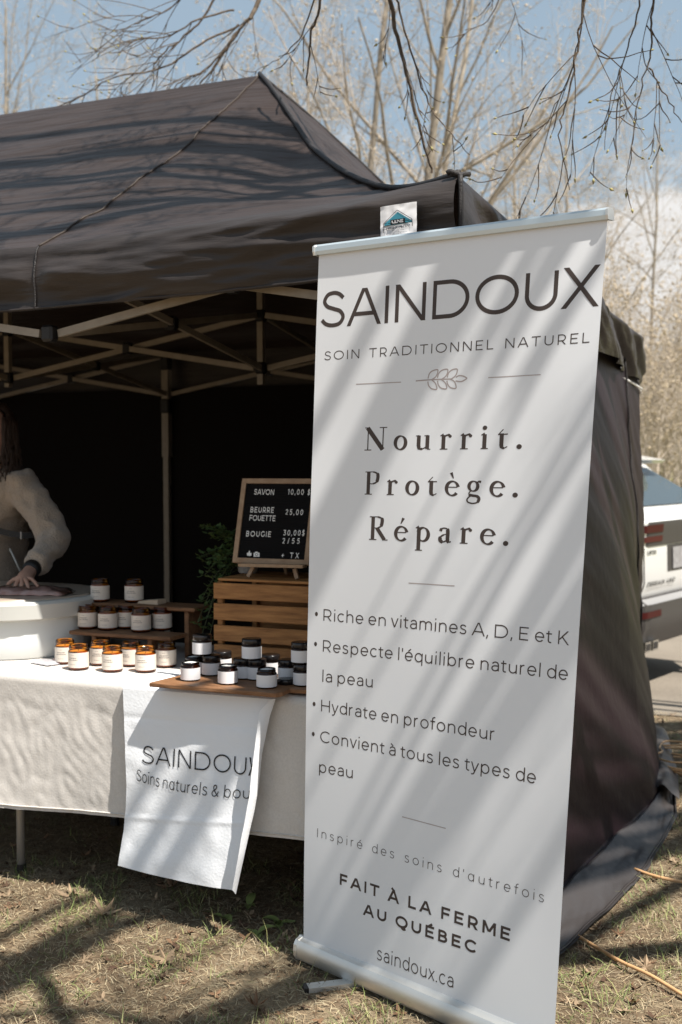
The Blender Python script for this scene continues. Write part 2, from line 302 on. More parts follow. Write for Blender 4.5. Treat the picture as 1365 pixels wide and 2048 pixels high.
def ribbon(pts, wd, squ=True):
    if not hasattr(wd, '__len__'):
        q = [pts[0]]
        for p in pts[1:]:
            if math.hypot(p[0]-q[-1][0], p[1]-q[-1][1]) > 1e-5: q.append(p)
        pts = q; wd = np.full(len(pts), wd)
    P = np.array(pts, float); n = len(P)
    wd = np.asarray(wd, float); closed = np.hypot(*(P[0]-P[-1])) < 1e-6
    d = P[1:]-P[:-1]; d /= np.maximum(np.hypot(d[:, 0], d[:, 1]), 1e-9)[:, None]
    if squ and not closed: P = P.copy(); P[0] -= d[0]*wd[0]/2*squ; P[-1] += d[-1]*wd[-1]/2*squ
    L = []; Rr = []
    for i in range(n):
        a = d[i-1] if i > 0 else (d[-1] if closed else d[0]); b = d[i] if i < n-1 else (d[0] if closed else d[-1])
        na = np.array([-a[1], a[0]]); nb = np.array([-b[1], b[0]]); m = na+nb; l2 = m@m
        m = m*(2/l2) if l2 > .6 else na*1.4
        L.append(P[i]+m*wd[i]/2); Rr.append(P[i]-m*wd[i]/2)
    return L+Rr, [(i, n+i, n+i+1, i+1) for i in range(n-1)]
def layout(txt, wt, track, space=.34):
    x = 0; out = []; w_ = wt
    for ch in txt:
        if ch == ' ': x += space+track; continue
        base, ac = ACC.get(ch, (ch, 0)); adv, st = G[base]; sb = SB.get(base, .13)
        x += sb+w_/2
        for s in st:
            if s == 'dot0': out.append(('dot', x, .98)); continue
            if s == 'dotb': out.append(('dot', x+.01, w_*.45)); continue
            if s[0] == 'h': out.append(('h', x, s[1], s[2])); continue
            out.append(('s', x, s))
        if ac:
            cx = x+adv/2; y0 = .86 if base.islower() else 1.13; out.append(('s', 0, [(cx-.02*ac, y0), (cx+.13*ac, y0+.14)]))
        x += adv+sb+w_/2+track
    return out, x-track
def text_mesh(txt, wt, fn, x0, x1, cap, track=None, mb=None, space=.34, sx=1.0, lift=0):
    """lay a line of lettering from x0 to x1 (baseline 0, capital height cap) and map every point through fn(x, y, lift)"""
    mb = mb or MB(); n = len(txt)-1
    o0, w0 = layout(txt, wt, 0, space)
    if sx == 'fit': sx = (x1-x0)/(cap*w0); track = 0
    if track is None: sx = 1.0 if n == 0 else sx; track = ((x1-x0)/(cap*sx)-w0)/max(n, 1)
    o, wtot = layout(txt, wt, track, space); k = 0
    for it in o:
        k += 1; lf = lift+k*2e-5; iy = lambda y: wt/2+y*(1-wt)
        if it[0] == 'dot':
            r = wt*.66; vs = [(it[1]+r*math.cos(a*math.pi/5)/sx, it[2]+r*math.sin(a*math.pi/5)) for a in range(10)]; fs = [tuple(range(10))]
        elif it[0] == 'h':
            (ax, ay), (bx, by) = it[2], it[3]; ay = ay if ay in (0, 1) else iy(ay); by = by if by in (0, 1) else iy(by)
            if abs(ay-X_) < .03: ay = iy(X_)+wt/2
            dx, dy = bx-ax, by-ay; hw = wt/2*math.hypot(dx, dy)/max(abs(dy), .2); x = it[1]
            vs = [(x+ax-hw, ay), (x+ax+hw, ay), (x+bx+hw, by), (x+bx-hw, by)]; fs = [(0, 1, 2, 3)]
        else:
            pts = [(it[1]+px, iy(py)) for px, py in it[2]]; vs, fs = ribbon(pts, wt, 1.0 if len(pts) <= 3 else .3)
        mb.add([fn(x0+q[0]*cap*sx, q[1]*cap, lf) for q in vs], fs)
    return mb
# bold old-style serif: strokes with a width at every point
def sh(p, a, b): return (p, [a]*len(p) if b is None else list(np.linspace(a, b, len(p))))
def ring(cx, cy, rx, ry, thick, thin, a0=0, a1=360, tilt=0, n=30):
    p = arc(cx, cy, rx, ry, a0, a1, n); return (p, [thin+(thick-thin)*abs(math.cos(math.radians(a0+(a1-a0)*i/n-tilt)))**1.3 for i in range(n+1)])
def ser(x0, x1, y): return ([(x0, y), (x1, y)], [.035, .035])
def stem(x, y0, y1, w_=.125): return ([(x, y0), (x, y1)], [w_, w_])
r_ = [stem(.13,0,.60), ser(0,.3,.018), ([(.0,.565),(.13,.62)],[.03,.09]), (spl([(.14,.44),(.21,.56),(.30,.60),(.37,.58)]),[.04]*8+[.06]*7+[.09]*7), (arc(.385,.545,.033,.033,0,360,12),[.05]*13)]
e_ = [ring(.27,.31,.23,.29,.12,.05,12,320,165), ([(.07,.36),(.47,.36)],[.035,.035])]
SG = {'N': (.88, [stem(.11,0,.97,.04), ser(-.03,.27,.018), ([(.08,.98),(.76,.03)],[.155,.155]), stem(.76,.02,1,.04), ser(.6,.92,.982), ser(-.03,.12,.982)]),
 'o': (.54, [ring(.27,.31,.215,.285,.125,.045,0,360,-12)]), 'u': (.62, [stem(.12,.16,.60), ([(0,.585),(.14,.6)],[.03,.04]), (spl([(.12,.2),(.15,.07),(.24,.035),(.35,.07),(.46,.16)]),[.12]*9+[.08]*8+[.04]*12), stem(.47,.03,.60), ([(.34,.585),(.5,.6)],[.03,.04]), ser(.47,.6,.02)]),
 'r': (.44, r_), 'i': (.27, [stem(.13,0,.60), ser(0,.27,.018), ([(0,.565),(.13,.62)],[.03,.09]), (arc(.12,.86,.04,.04,0,360,14),[.08]*15)]),
 't': (.36, [stem(.14,.14,.62), ([(.0,.575),(.36,.585)],[.04,.04]), ([(.02,.585),(.19,.78)],[.03,.03]), (spl([(.14,.16),(.17,.05),(.26,.03),(.36,.09)]),[.12]*7+[.08]*7+[.035]*8)]),
 '.': (.16, [(arc(.08,.075,.045,.045,0,360,14),[.09]*15)]), 'P': (.62, [stem(.15,0,1), ser(0,.32,.018), ser(0,.16,.982), (spl([(.15,.98),(.36,.98),(.53,.90),(.555,.73),(.50,.55),(.34,.47),(.18,.48)]),[.035]*7+[.06]*7+[.12]*14+[.06]*7+[.035]*8)]),
 'e': (.5, e_), 'g': (.54, [ring(.24,.41,.17,.2,.11,.04,0,360,-10), ([(.36,.55),(.44,.60),(.53,.585)],[.04,.06,.09]), (spl([(.17,.23),(.09,.15),(.10,.07),(.22,.03),(.40,.0),(.48,-.1),(.42,-.24),(.24,-.29),(.06,-.24),(.02,-.13),(.10,-.02),(.2,.03)]),[.04]*14+[.09]*14+[.1]*14+[.05]*21+[.05]*15)]),
 'R': (.74, [stem(.15,0,1), ser(0,.32,.018), ser(0,.16,.982), (spl([(.15,.98),(.36,.98),(.52,.91),(.54,.76),(.49,.59),(.34,.51),(.18,.52)]),[.035]*7+[.06]*7+[.12]*14+[.06]*7+[.035]*8), ([(.32,.52),(.66,.02)],[.13,.13]), ser(.62,.8,.018)]),
 'p': (.58, [stem(.13,-.36,.60), ser(0,.28,-.345), ([(0,.565),(.13,.62)],[.03,.09]), ring(.30,.31,.21,.275,.12,.045,-160,160,-15)]),
 'a': (.48, [(spl([(.05,.47),(.10,.57),(.22,.595),(.32,.55),(.345,.42),(.345,.12),(.40,.04),(.48,.06)]),[.10]*7+[.05]*14+[.12]*21+[.05]*8), (spl([(.34,.36),(.18,.32),(.06,.22),(.06,.09),(.16,.035),(.28,.08),(.34,.15)]),[.035]*7+[.06]*7+[.12]*14+[.05]*15)])}
SG['è'] = (.5, e_+[([(.30,.72),(.20,.96)],[.03,.10])]); SG['é'] = (.5, e_+[([(.24,.72),(.34,.96)],[.03,.10])])
def serif_mesh(txt, fn, x0, x1, cap, mb):
    w0 = sum(SG[c][0] for c in txt); sx = 1.22; tr = ((x1-x0)/(cap*sx)-w0)/(len(txt)-1); x = 0; k = 0
    for c in txt:
        for p, wd in SG[c][1]:
            k += 1; n = len(p); wd = np.interp(np.linspace(0, 1, n), np.linspace(0, 1, len(wd)), wd)*1.2
            vs, fs = ribbon([(x+q[0], q[1]) for q in p], wd, 0); mb.add([fn(x0+q[0]*cap*sx, q[1]*cap, k*2e-5) for q in vs], fs)
        x += SG[c][0]+tr
    return mb

# ------------------------------------------------------------------ ground
def ground_h(X, Y):
    d = (X-TX)*EYV[0]+(Y-TY)*EYV[1]
    t = min(max((d-3.3)/1.9, 0), 1); return -.2*t*t*(3-2*t)
def build_ground():
    def gmat(name, ramp, sc, bump, sc2):
        m = bpy.data.materials.new(name); m.use_nodes = True; nt = m.node_tree; b = nt.nodes['Principled BSDF']; b.inputs['Roughness'].default_value = .95; b.inputs['Specular IOR Level'].default_value = .1
        tc = nt.nodes.new('ShaderNodeTexCoord'); n1 = nt.nodes.new('ShaderNodeTexNoise'); n1.inputs['Scale'].default_value = sc; n1.inputs['Detail'].default_value = 8; n1.inputs['Roughness'].default_value = .7
        n2 = nt.nodes.new('ShaderNodeTexNoise'); n2.inputs['Scale'].default_value = sc2; n2.inputs['Detail'].default_value = 4
        ad = nt.nodes.new('ShaderNodeMath'); ad.operation = 'MULTIPLY_ADD'; ad.inputs[1].default_value = .5
        cr = nt.nodes.new('ShaderNodeValToRGB'); els = cr.color_ramp.elements
        while len(els) < len(ramp): els.new(.5)
        for e, (p, c) in zip(els, ramp): e.position = p; e.color = (*c, 1)
        bp = nt.nodes.new('ShaderNodeBump'); bp.inputs['Strength'].default_value = bump; bp.inputs['Distance'].default_value = .02
        L = nt.links.new; L(tc.outputs['Object'], n1.inputs['Vector']); L(tc.outputs['Object'], n2.inputs['Vector']); L(n1.outputs[0], ad.inputs[0])
        mul = nt.nodes.new('ShaderNodeMath'); mul.operation = 'MULTIPLY'; mul.inputs[1].default_value = .5; L(n2.outputs[0], mul.inputs[0]); L(mul.outputs[0], ad.inputs[2])
        L(ad.outputs[0], cr.inputs[0]); L(cr.outputs[0], b.inputs['Base Color']); L(n1.outputs[0], bp.inputs['Height']); L(bp.outputs[0], b.inputs['Normal']); return m
    soil = gmat('dry_lawn_soil', [(.30, (.09, .066, .042)), (.48, (.19, .14, .09)), (.62, (.29, .23, .15)), (.75, (.20, .19, .085))], 26, .9, 2.2)
    field = gmat('spring_grass_field', [(.3, (.14, .15, .05)), (.5, (.22, .21, .075)), (.7, (.26, .22, .10))], 1.5, .5, .3)
    asph = gmat('worn_asphalt', [(.3, (.15, .13, .105)), (.5, (.22, .19, .155)), (.7, (.27, .235, .19))], 40, .4, 1.1)
    # tent-aligned grid: fine near, coarse far
    xs = sorted(set(list(np.arange(-8, 6.01, .25))+[-400, -150, -60, -25, -14, 9, 14, 25, 60, 150, 400])); ys = sorted(set(list(np.arange(-6, 12.01, .25))+[-400, -120, -40, -15, 16, 25, 40, 70, 130, 250, 450]))
    def gv(x, y):
        P = to_w(x, y); return (P[0], P[1], ground_h(P[0], P[1])+(.008*nz3(P[0]*1.7, P[1]*1.7, 0) if abs(x) < 9 and y < 3.2 and y > -6 else 0))
    mb = MB(); W_ = len(xs); mb.add([gv(x, y) for y in ys for x in xs], [(j*W_+i, j*W_+i+1, (j+1)*W_+i+1, (j+1)*W_+i) for j in range(len(ys)-1) for i in range(W_-1)])
    fi = [(1 if (ys[j]+ys[j+1])/2 > 9.5 else 0) for j in range(len(ys)-1) for i in range(W_-1)]; mb.m = fi
    tag(mb.build('ground', [soil, field], smooth=True), kind='structure')
    # the lane behind the tent, a sheet with a ragged near edge
    mb = MB()
    def lane(u, v):
        x = -40+80*u; y = 3.55+v*6.2
        if v == 0: y += .10*nz3(x*2.3, 0, 5)+.05*nz3(x*8, 0, 9)
        if v == 1: y += .2*nz3(x*1.1, 0, 8)
        P = to_w(x, y); return (P[0], P[1], ground_h(P[0], P[1])+.006)
    mb.grid(lane, 320, 24); tag(mb.build('road', asph, smooth=True), kind='structure')
build_ground()

def clear_of_tent(X, Y): return True
def scatter(n, seed, boxes):
    rg = np.random.default_rng(seed); P = []
    tot = sum((b[1]-b[0])*(b[3]-b[2])*b[4] for b in boxes)
    for b in boxes:
        k = int(n*(b[1]-b[0])*(b[3]-b[2])*b[4]/tot); P.append(np.c_[rg.uniform(b[0], b[1], k), rg.uniform(b[2], b[3], k)])
    P = np.vstack(P); tx = (P-[TX, TY])@EXV[:2]; ty = (P-[TX, TY])@EYV[:2]      # nothing grows through the tent's skirt
    e = np.interp(ty, [-.05, .115, .33, .65, .965, 1.588, 2.184, 2.927, 3.25], [.24, .277, .318, .371, .406, .424, .341, .20, .12])
    return P[~((ty > -.03) & (ty < 3.25) & (tx > 0) & (tx < e+.004))], rg
BOX = [(-1.7, .35, 2.45, 4.1, 1.0), (.35, 1.9, 2.5, 5.0, .9), (1.0, 2.6, 4.6, 6.6, .5), (-2.6, 2.2, 1.2, 2.5, .25), (-2.2, .6, 4.1, 5.2, .25)]
def blades(name, n, seed, lmin, lmax, wd, lift, mats, label, clump=0.0, droop=.4):
    P, rg = scatter(n, seed, BOX); n = len(P)
    if clump:
        v = np.array([mnoise.noise(Vector((p[0]*5.5, p[1]*5.5, seed)))+.5*mnoise.noise(Vector((p[0]*17, p[1]*17, seed))) for p in P]); P = P[v > clump]; n = len(P)
    az = rg.uniform(0, 2*np.pi, n); L = rg.uniform(lmin, lmax, n)*rg.uniform(.6, 1, n); el = np.clip(rg.normal(lift, .28, n), .02, 1.45); W2 = wd*rg.uniform(.6, 1.3, n)/2
    z0 = np.array([.008*mnoise.noise(Vector((p[0]*1.7, p[1]*1.7, 0)))+ground_h(p[0], p[1]) for p in P])+rg.uniform(-.002, .006, n)
    d = np.c_[np.cos(az)*np.cos(el), np.sin(az)*np.cos(el), np.sin(el)]; el2 = np.clip(el-droop*rg.uniform(.3, 1.6, n), -.25, 1.4)
    d2 = np.c_[np.cos(az+.25)*np.cos(el2), np.sin(az+.25)*np.cos(el2), np.sin(el2)]
    s = np.c_[-np.sin(az), np.cos(az), rg.uniform(-.5, .5, n)]*W2[:, None]
    b = np.c_[P, z0]; mid = b+d*(L*.5)[:, None]; tip = mid+d2*(L*.5)[:, None]; tip[:, 2] = np.maximum(tip[:, 2], z0-.004)
    V = np.stack([b-s, b+s, mid+s*.8, mid-s*.8, tip], 1).reshape(-1, 3); o = np.arange(n)[:, None]*5
    Fq = np.vstack([o+np.array([[0, 1, 2]]), o+np.array([[0, 2, 3]]), o+np.array([[3, 2, 4]])])
    mi = rg.integers(0, len(mats), n); o_ = np_mesh(name, V, Fq, mats, mi=np.concatenate([mi, mi, mi])); return tag(o_, label, 'grass', kind='stuff')
ST = [mat('straw_pale', (.46, .385, .25), .8, .2), mat('straw_tan', (.32, .24, .145), .85, .2), mat('straw_grey', (.24, .20, .14), .9, .1), mat('straw_brown', (.13, .082, .05), .9, .1)]
GR = [mat('grass_green', (.19, .23, .075), .6, .3), mat('grass_olive', (.27, .27, .11), .6, .3), mat('grass_dark', (.11, .14, .045), .6, .3)]
blades('dry_grass', 150000, 3, .015, .06, .0016, .12, ST, 'dry straw coloured dead grass lying flat over the ground')
blades('grass', 42000, 5, .02, .085, .0024, .75, GR, 'short green spring grass growing through the dead thatch', clump=.10)
def leaf_mesh(mb, P, size, az, rg, m, curl=.25, lobes=5):
    n = lobes*4; vs = [Vector((0, 0, 0))]
    for i in range(n):
        a = 2*math.pi*i/n; r = size*(.50+.34*math.cos(a*lobes)+rg.uniform(-.06, .06))*(1.0 if i % 2 == 0 else .92)
        if abs(a-math.pi) < .5: r *= .6
        x, y = r*math.cos(a), r*math.sin(a)*.85; vs.append(Vector((x, y, curl*(x*x+y*y)/size*1.5+rg.uniform(-.08, .08)*size)))
    Mx = Matrix.Translation(Vector(P)) @ Matrix.Rotation(az, 4, 'Z') @ Matrix.Rotation(rg.uniform(-.4, .4), 4, 'X') @ Matrix.Rotation(rg.uniform(-.4, .4), 4, 'Y')
    mb.add([Mx @ v for v in vs], [(0, 1+i, 1+(i+1) % n) for i in range(n)], m)
LM = [mat('dead_leaf_brown', (.16, .095, .055), .8, .2, var=.3, vscale=40), mat('dead_leaf_tan', (.27, .195, .125), .8, .2, var=.3, vscale=40), mat('dead_leaf_dark', (.085, .05, .032), .8, .2)]
def litter():
    P, rg = scatter(2600, 11, BOX); rr = random.Random(3); mb = MB()
    for p in P: leaf_mesh(mb, (p[0], p[1], ground_h(*p)+.006), rr.choice((.010, .013, .016, .02, .026, .032)), rr.uniform(0, 6.3), rr, rr.randint(0, 2), rr.uniform(.05, .5), rr.choice((2, 3, 5)))
    tag(mb.build('leaf_litter', LM), 'crumbled brown leaf litter scattered through the dry grass', 'leaf litter', kind='stuff')
    big = [((140, 1790), .06, 1, 'curled pale brown dead leaf in the sunlit grass nearest the table leg'), ((208, 1825), .075, 1, 'large pale lobed dead leaf lying left of the towel shadow'), ((330, 1918), .062, 1, 'tan lobed dead leaf in the middle of the front lawn'), ((345, 1772), .06, 0, 'brown dead leaf in shade right under the towel hem'), ((300, 1750), .05, 0, 'small brown dead leaf in shade under the towel left corner'), ((512, 2010), .055, 0, 'dark curled dead leaf near the banner foot'), ((1292, 1935), .05, 1, 'pale dead leaf right of the orange cord'), ((590, 1800), .05, 2, 'dark dead leaf beside the banner base')]
    for (px, py), s, m, lb in big:
        Pw = on_z(px, py, .012); mb = MB(); leaf_mesh(mb, (0, 0, 0), s, rr.uniform(0, 6), rr, 0, .45, 5)
        o = mb.build('fallen_leaf', LM[m]); o.location = Pw; tag(o, lb, 'leaf', 'dead leaves lying on the lawn')
litter()
def weeds():
    rr = random.Random(21)
    for (px, py), lb in (((445, 1838), 'upright broad leaved green weed at the edge of the table shade'), ((515, 1872), 'leaning green weed with two leaves beside dead leaf'), ((560, 1850), 'small round leaved weed nearest the banner base'), ((498, 1815), 'shaded dark green weed below the towel corner')):
        t = thing('weed', lb, 'weed', on_z(px, py, 0), group='small green weeds'); mb = MB()
        for k in range(rr.randint(3, 5)):
            az = rr.uniform(0, 6.3); L = rr.uniform(.025, .06); w_ = L*.26; el = rr.uniform(.6, 1.3)
            def lf(u, v): 
                s = v; ww = w_*math.sin(math.pi*min(1, s*.92+.05))**.8*(u-.5)*2; e = el-s*.8
                return Vector((math.cos(az)*L*s*math.cos(e)-math.sin(az)*ww, math.sin(az)*L*s*math.cos(e)+math.cos(az)*ww, L*s*math.sin(max(e, .1))+abs(u-.5)*.01))
            mb.grid(lf, 2, 6)
        mb.build('leaf', GR[1 if rr.random() < .6 else 0], t, smooth=True)
weeds()

# ------------------------------------------------------------------ canopy tent
LX, DP = 2.899, 3.204; LT = 2*LX
def eave(t):                                               # the eave dips between the legs
    return float(np.interp(t, [0, .35, LX/2, LX, LT], [2.245, 2.205, 2.158, 2.18, 2.18]))
def eave_at(t, d):
    f = eave(t); bk = float(np.interp(t, [0, LX/2, LT], [2.12, 2.14, 2.16])); k = min(max(d/DP, 0), 1); return f*(1-k)+bk*k
def roof_z(t, d):
    q = min(d, DP-d)/(DP/2); p = min(t, LT-t)/(LX/2); s = min(p, q, 1)
    s = max(s, 0); k = .045+.115*math.exp(-((p-q)/.55)**2)*min(max((1-p)/.35, 0), 1)
    return eave_at(t, d)+(3.205-eave_at(t, d))*(s-4*s*(1-s)*k)
def build_tent():
    tent = thing('canopy_tent', 'large black pop up canopy tent with hipped roof over the market stall', 'tent', (TX, TY, 0), -TH)
    # roof: front, back and the two hip ends as panels of their own
    mb = MB()
    def wr(t, d): return .012*nz3(t*.9, d*6+t*.8, 2)+.007*nz3(t*2.4, d*15+t, 4)+.0035*nz3(t*4, d*34+t*3, 6)
    def front(u, v):
        d = v*DP/2; t0 = v*LX/2; t1 = LT-v*LX/2; t = t0+(t1-t0)*u; e = min(1, 12*v*(1-v)); return (-t, d, roof_z(t, d)+wr(t, d)*min(1, e))
    def back(u, v): x, y, z = front(u, v); t = -x; d = DP-y; return (-t, d, roof_z(t, d)+wr(t, d)*min(1, 12*v*(1-v)))
    def right(u, v):
        t = v*LX/2; d0 = v*DP/2; d = d0+(DP-2*d0)*u; return (-t, d, roof_z(t, d)+wr(d+9, t)*min(1, 12*v*(1-v)))
    def left(u, v): x, y, z = right(u, v); return (-LT-x, y, roof_z(LT+x, y))
    mb.grid(front, 280, 120); mb.grid(back, 80, 30, flip=True); mb.grid(right, 90, 60); mb.grid(left, 30, 20)
    mb.build('roof', M['roof'], tent, smooth=True)
    # raised seams: hips, the two panel joints, ridge
    def seam(fn, n, r): mb.tube([Vector(fn(i/n))+Vector((0, 0, r*.3)) for i in range(n+1)], r, 6)
    mb = MB()
    seam(lambda k: (-k*LX/2, k*DP/2, roof_z(k*LX/2, k*DP/2)+.006), 30, .010)
    seam(lambda k: (-k*LX/2, DP-k*DP/2, roof_z(k*LX/2, DP-k*DP/2)), 20, .009)
    mb.build('hip_seam', M['seam'], tent, smooth=True)
    mb = MB(); seam(lambda k: (-LX/2, k*DP/2, roof_z(LX/2, k*DP/2)+wr(LX/2, k*DP/2)*min(1, 12*k*(1-k))+.0015), 70, .0042); mb.build('panel_seam', mat('brown_panel_seam', (.045, .034, .027), .6, .3), tent, smooth=True)
    # valances
    def bot(t): return float(np.interp(t, [0, .5, LX/2, LX, LT], [1.985, 1.968, 1.945, 1.95, 1.95]))
    def fold(t, z): return (1-.8*math.exp(-((t-LX/2)/.06)**2))*1.5*(.030*nz3(t*.8+z, z*9, 7)+.026*(.4-abs(nz3(t*1.1+z*3, z*11, 3)))+.012*(.4-abs(nz3(t*3.5+z*9, z*21, 9)))+.004*nz3(t*9, z*44, 5))
    mb = MB()
    def vf(u, v):
        t = LT*u; z1 = roof_z(t, 0); z0 = bot(t); z = z1+(z0-z1)*v; e = min(1, v*6); r = .014*math.sin(min(v*7, 1)*math.pi/2)
        return (-t, -r-fold(t, z)*e-.012*v, z)
    mb.grid(vf, 420, 34, flip=True); mb.build('valance', M['tent'], tent, smooth=True)
    mb = MB()
    def vr(u, v):
        d = DP*u; z1 = eave_at(0, d); z0 = z1-.26+.05*math.exp(-d*2)*0; z = z1+(z0-z1)*v; e = min(1, v*6); dr = .03*math.sin(u*math.pi)*v
        return (.014*math.sin(min(v*7, 1)*math.pi/2)+dr+fold(d+20, z*.7+d*.35)*1.5*e*min(1, 8*u), d, z)
    mb.grid(vr, 200, 26); mb.build('valance', M['tent'], tent, smooth=True)
    mb = MB(); mb.grid(lambda u, v: (-LT*u, DP+.01*v, eave_at(LT*u, DP)-.25*v), 40, 4); mb.build('valance', M['tent'], tent, smooth=True)
    # stitched corner strip, vertical valance joint and rolled hem
    mb = MB(); mb.tube([(.012, -.02-.004*nz3(k, 0, 0), 2.245+(1.985-2.245)*k/10) for k in range(11)], .007, 6); mb.tube([(-.03+.05*k/8, -.012+.05*max(0, k-4)/4, 2.252+.004*math.sin(k)) for k in range(9)], .008, 6)
    mb.build('corner_piping', M['seam'], tent, smooth=True)
    mb = MB(); mb.tube([vf(LX/2/LT, k/14)[:1]+(vf(LX/2/LT, k/14)[1]-.003, vf(LX/2/LT, k/14)[2]) for k in range(15)], .004, 5); mb.build('valance_seam', M['seam'], tent, smooth=True)
    mb = MB(); mb.tube([(vf(k/200, 1)[0], vf(k/200, 1)[1]-.001, vf(k/200, 1)[2]+.006) for k in range(201)], .005, 5); mb.build('valance_hem', M['tent'], tent, smooth=True)
    # side wall on the right: hangs from the eave, bellies out, its foot lies on the grass
    sk_s = [-.05, .115, .33, .65, .965, 1.3, 1.588, 2.184, 2.927, 3.25]; sk_o = [.24, .277, .318, .371, .406, .42, .424, .341, .20, .12]
    def wall(u, v):
        s = -.04+3.26*u; edge = float(np.interp(s, sk_s, sk_o)); base = edge-.13-.05*math.sin(s*2.2)
        if s > 2.2: base = max(base-.0, .05)
        if v <= .8:
            k = v/.8; z = 1.955*(1-k)+.05*k; o = .012+base*k**1.25+.035*math.sin(k*math.pi)*math.sin(u*math.pi)
            sw = 1.4*z+s; n = .026*nz3(sw*1.3, z*.9-s*.5, 3)+.012*nz3(sw*4.2, z*1.3, 8)+.004*nz3(sw*9, z*3, 1); o += n*min(1, 6*k)*(1 if k < .9 else 1)
            return (o, s, z)
        k = (v-.8)/.2; o0 = wall(u, .8)[0]; o = o0+(edge-o0)*k; z = .05*(1-k)**2+.012+.016*max(0, nz3(s*4, k*2.0, 6)+.2)+.006*(.5-abs(nz3(s*11+k*3, k*4, 2))); return (o, s, z)
    mb = MB(); mb.grid(wall, 170, 110); mb.m = [1 if k//170 >= 88 else 0 for k in range(170*110)]; side = mb.build('wall_panel', [M['wallcloth'], M['skirt']], tent, smooth=True)
    mb = MB(); mb.tube([Vector(wall(.84+.012*math.sin(k*.9)*.3, k/40*.82))+Vector((.006, 0, 0)) for k in range(41)], .005, 5); mb.build('wall_seam', M['seam'], side, smooth=True)
    mb = MB(); mb.tube([Vector(wall(k/80, .985))+Vector((0, 0, .003)) for k in range(81)], .004, 5); mb.build('wall_hem', M['tent'], side, smooth=True)
    # folded over end flap at the back corner
    mb = MB()
    def flap(u, v):
        s = 1.72+1.25*v; e = float(np.interp(s, sk_s, sk_o)); o = e+.012-(.14-.02*v)*(1-u); return (o, s, .03+.05*math.sin(u*math.pi*.9)*(1-.5*v)+.02*nz3(u*3, v*6, 4)+.02*(1-u))
    mb.grid(flap, 14, 40); mb.build('ground_flap', M['skirt'], side, smooth=True)
    mb = MB(); mb.tube([(.0, 3.17, 1.84), (.014, 3.2, 1.832), (.016, 3.21, 1.81)], .010, 6); mb.tube([(.012, 2.5, 1.86), (.02, 2.85, 1.85), (.03, 3.19, 1.83)], .006, 5); mb.build('corner_tie', M['letter'], tent, smooth=True)
    # back wall and left wall
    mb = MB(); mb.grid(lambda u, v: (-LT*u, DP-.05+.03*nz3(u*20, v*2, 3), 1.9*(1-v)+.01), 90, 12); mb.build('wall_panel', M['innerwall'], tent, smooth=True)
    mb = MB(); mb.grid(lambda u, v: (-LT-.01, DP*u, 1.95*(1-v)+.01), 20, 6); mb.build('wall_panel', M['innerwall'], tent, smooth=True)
    # frame
    ZT, ZB = 2.115, 1.876; B = .022
    for (t, d) in ((.05, .06), (LX, .05), (.05, DP-.09), (LX, DP-.09), (LT-.05, DP-.09), (LT-.05, .06)):
        mb = MB(); mb.box((-t, d, 1.02), (.036, .036, 2.02)); mb.box((-t, d, 1.78), (.046, .046, .60)); lg = mb.build('leg', M['frame'], tent)
        mb = MB(); mb.box((-t, d, 1.80), (.062, .062, .09), bev=.008); mb.build('slider_bracket', M['joint'], lg); mb = MB(); mb.box((-t, d, 2.07), (.062, .062, .09), bev=.008); mb.build('fixed_bracket', M['joint'], lg); mb = MB(); mb.box((-t, d, .01), (.09, .09, .012)); mb.build('foot_plate', M['joint'], lg)
    def bar(a, b): q = MB(); q.beam((-a[0], a[1], a[2]), (-b[0], b[1], b[2]), .015, .026); q.build('truss_bar', M['frame'], tent)
    def joint(t, d, z): q = MB(); q.box((-t, d, z), (.046, .046, .055), bev=.008); q.build('joint', M['joint'], tent)
    def scissor(t0, d0, t1, d1, off=.011, j0=False, j1=False, z0=None):
        zt, zb = ZT, ZB; v = Vector((t1-t0, d1-d0)).normalized(); n = Vector((-v.y, v.x))*off; e = .03
        bar((t0+v.x*e+n.x, d0+v.y*e+n.y, zt), (t1-v.x*e+n.x, d1-v.y*e+n.y, zb)); bar((t0+v.x*e-n.x, d0+v.y*e-n.y, zb), (t1-v.x*e-n.x, d1-v.y*e-n.y, zt))
        joint((t0+t1)/2, (d0+d1)/2, (zt+zb)/2)
        for on, (t, d) in ((j0, (t0, d0)), (j1, (t1, d1))):
            if on: joint(t, d, zt); joint(t, d, zb)
    H = LX/2; m = DP/2; f = .05; bk = DP-.09
    for k in range(4): scissor(k*H+(.05 if k == 0 else 0), f, (k+1)*H-(.05 if k == 3 else 0), f, j1=(k % 2 == 0)); scissor(k*H, bk, (k+1)*H, bk, j1=(k % 2 == 0))
    for k in (1, 2, 3):
        q = MB(); q.box((-k*H, m, 2.48), (.028, .028, 1.36 if k != 2 else 1.3)); q.build('peak_post', M['frame'], tent); joint(k*H, m, ZT); joint(k*H, m, ZB)
        scissor(k*H, f, k*H, m); scissor(k*H, m, k*H, bk)
    scissor(.05, m, H, m, j0=True); scissor(H, m, LX, m); scissor(LX, m, 3*H, m); scissor(3*H, m, LT-.05, m)
    for d0 in (f, m): scissor(.05, d0, .05, m if d0 == f else bk)
    # maker's tag stitched to the valance corner
    tg = MB(); A, Bp = on_d(764, 416, -.062), on_d(837, 405, -.062); Cc, Dd = on_d(765, 476, -.062), on_d(837, 466, -.062)
    def tf(u, v, l=0): P = (A*(1-u)+Bp*u)*v+(Cc*(1-u)+Dd*u)*(1-v); return Vector((P[0], P[1]-.012-l-.004*math.sin(u*3)-.003*nz3(u*5, v*5, 0), P[2]))
    tg.grid(tf, 14, 12); tagm = tg.build('maker_tag', M['wlabel'], tent, smooth=True)
    teal = mat('teal_print', (.06, .30, .40), .6); mb = MB(); tt = lambda x, y, l=.002: tf(x, y, l)
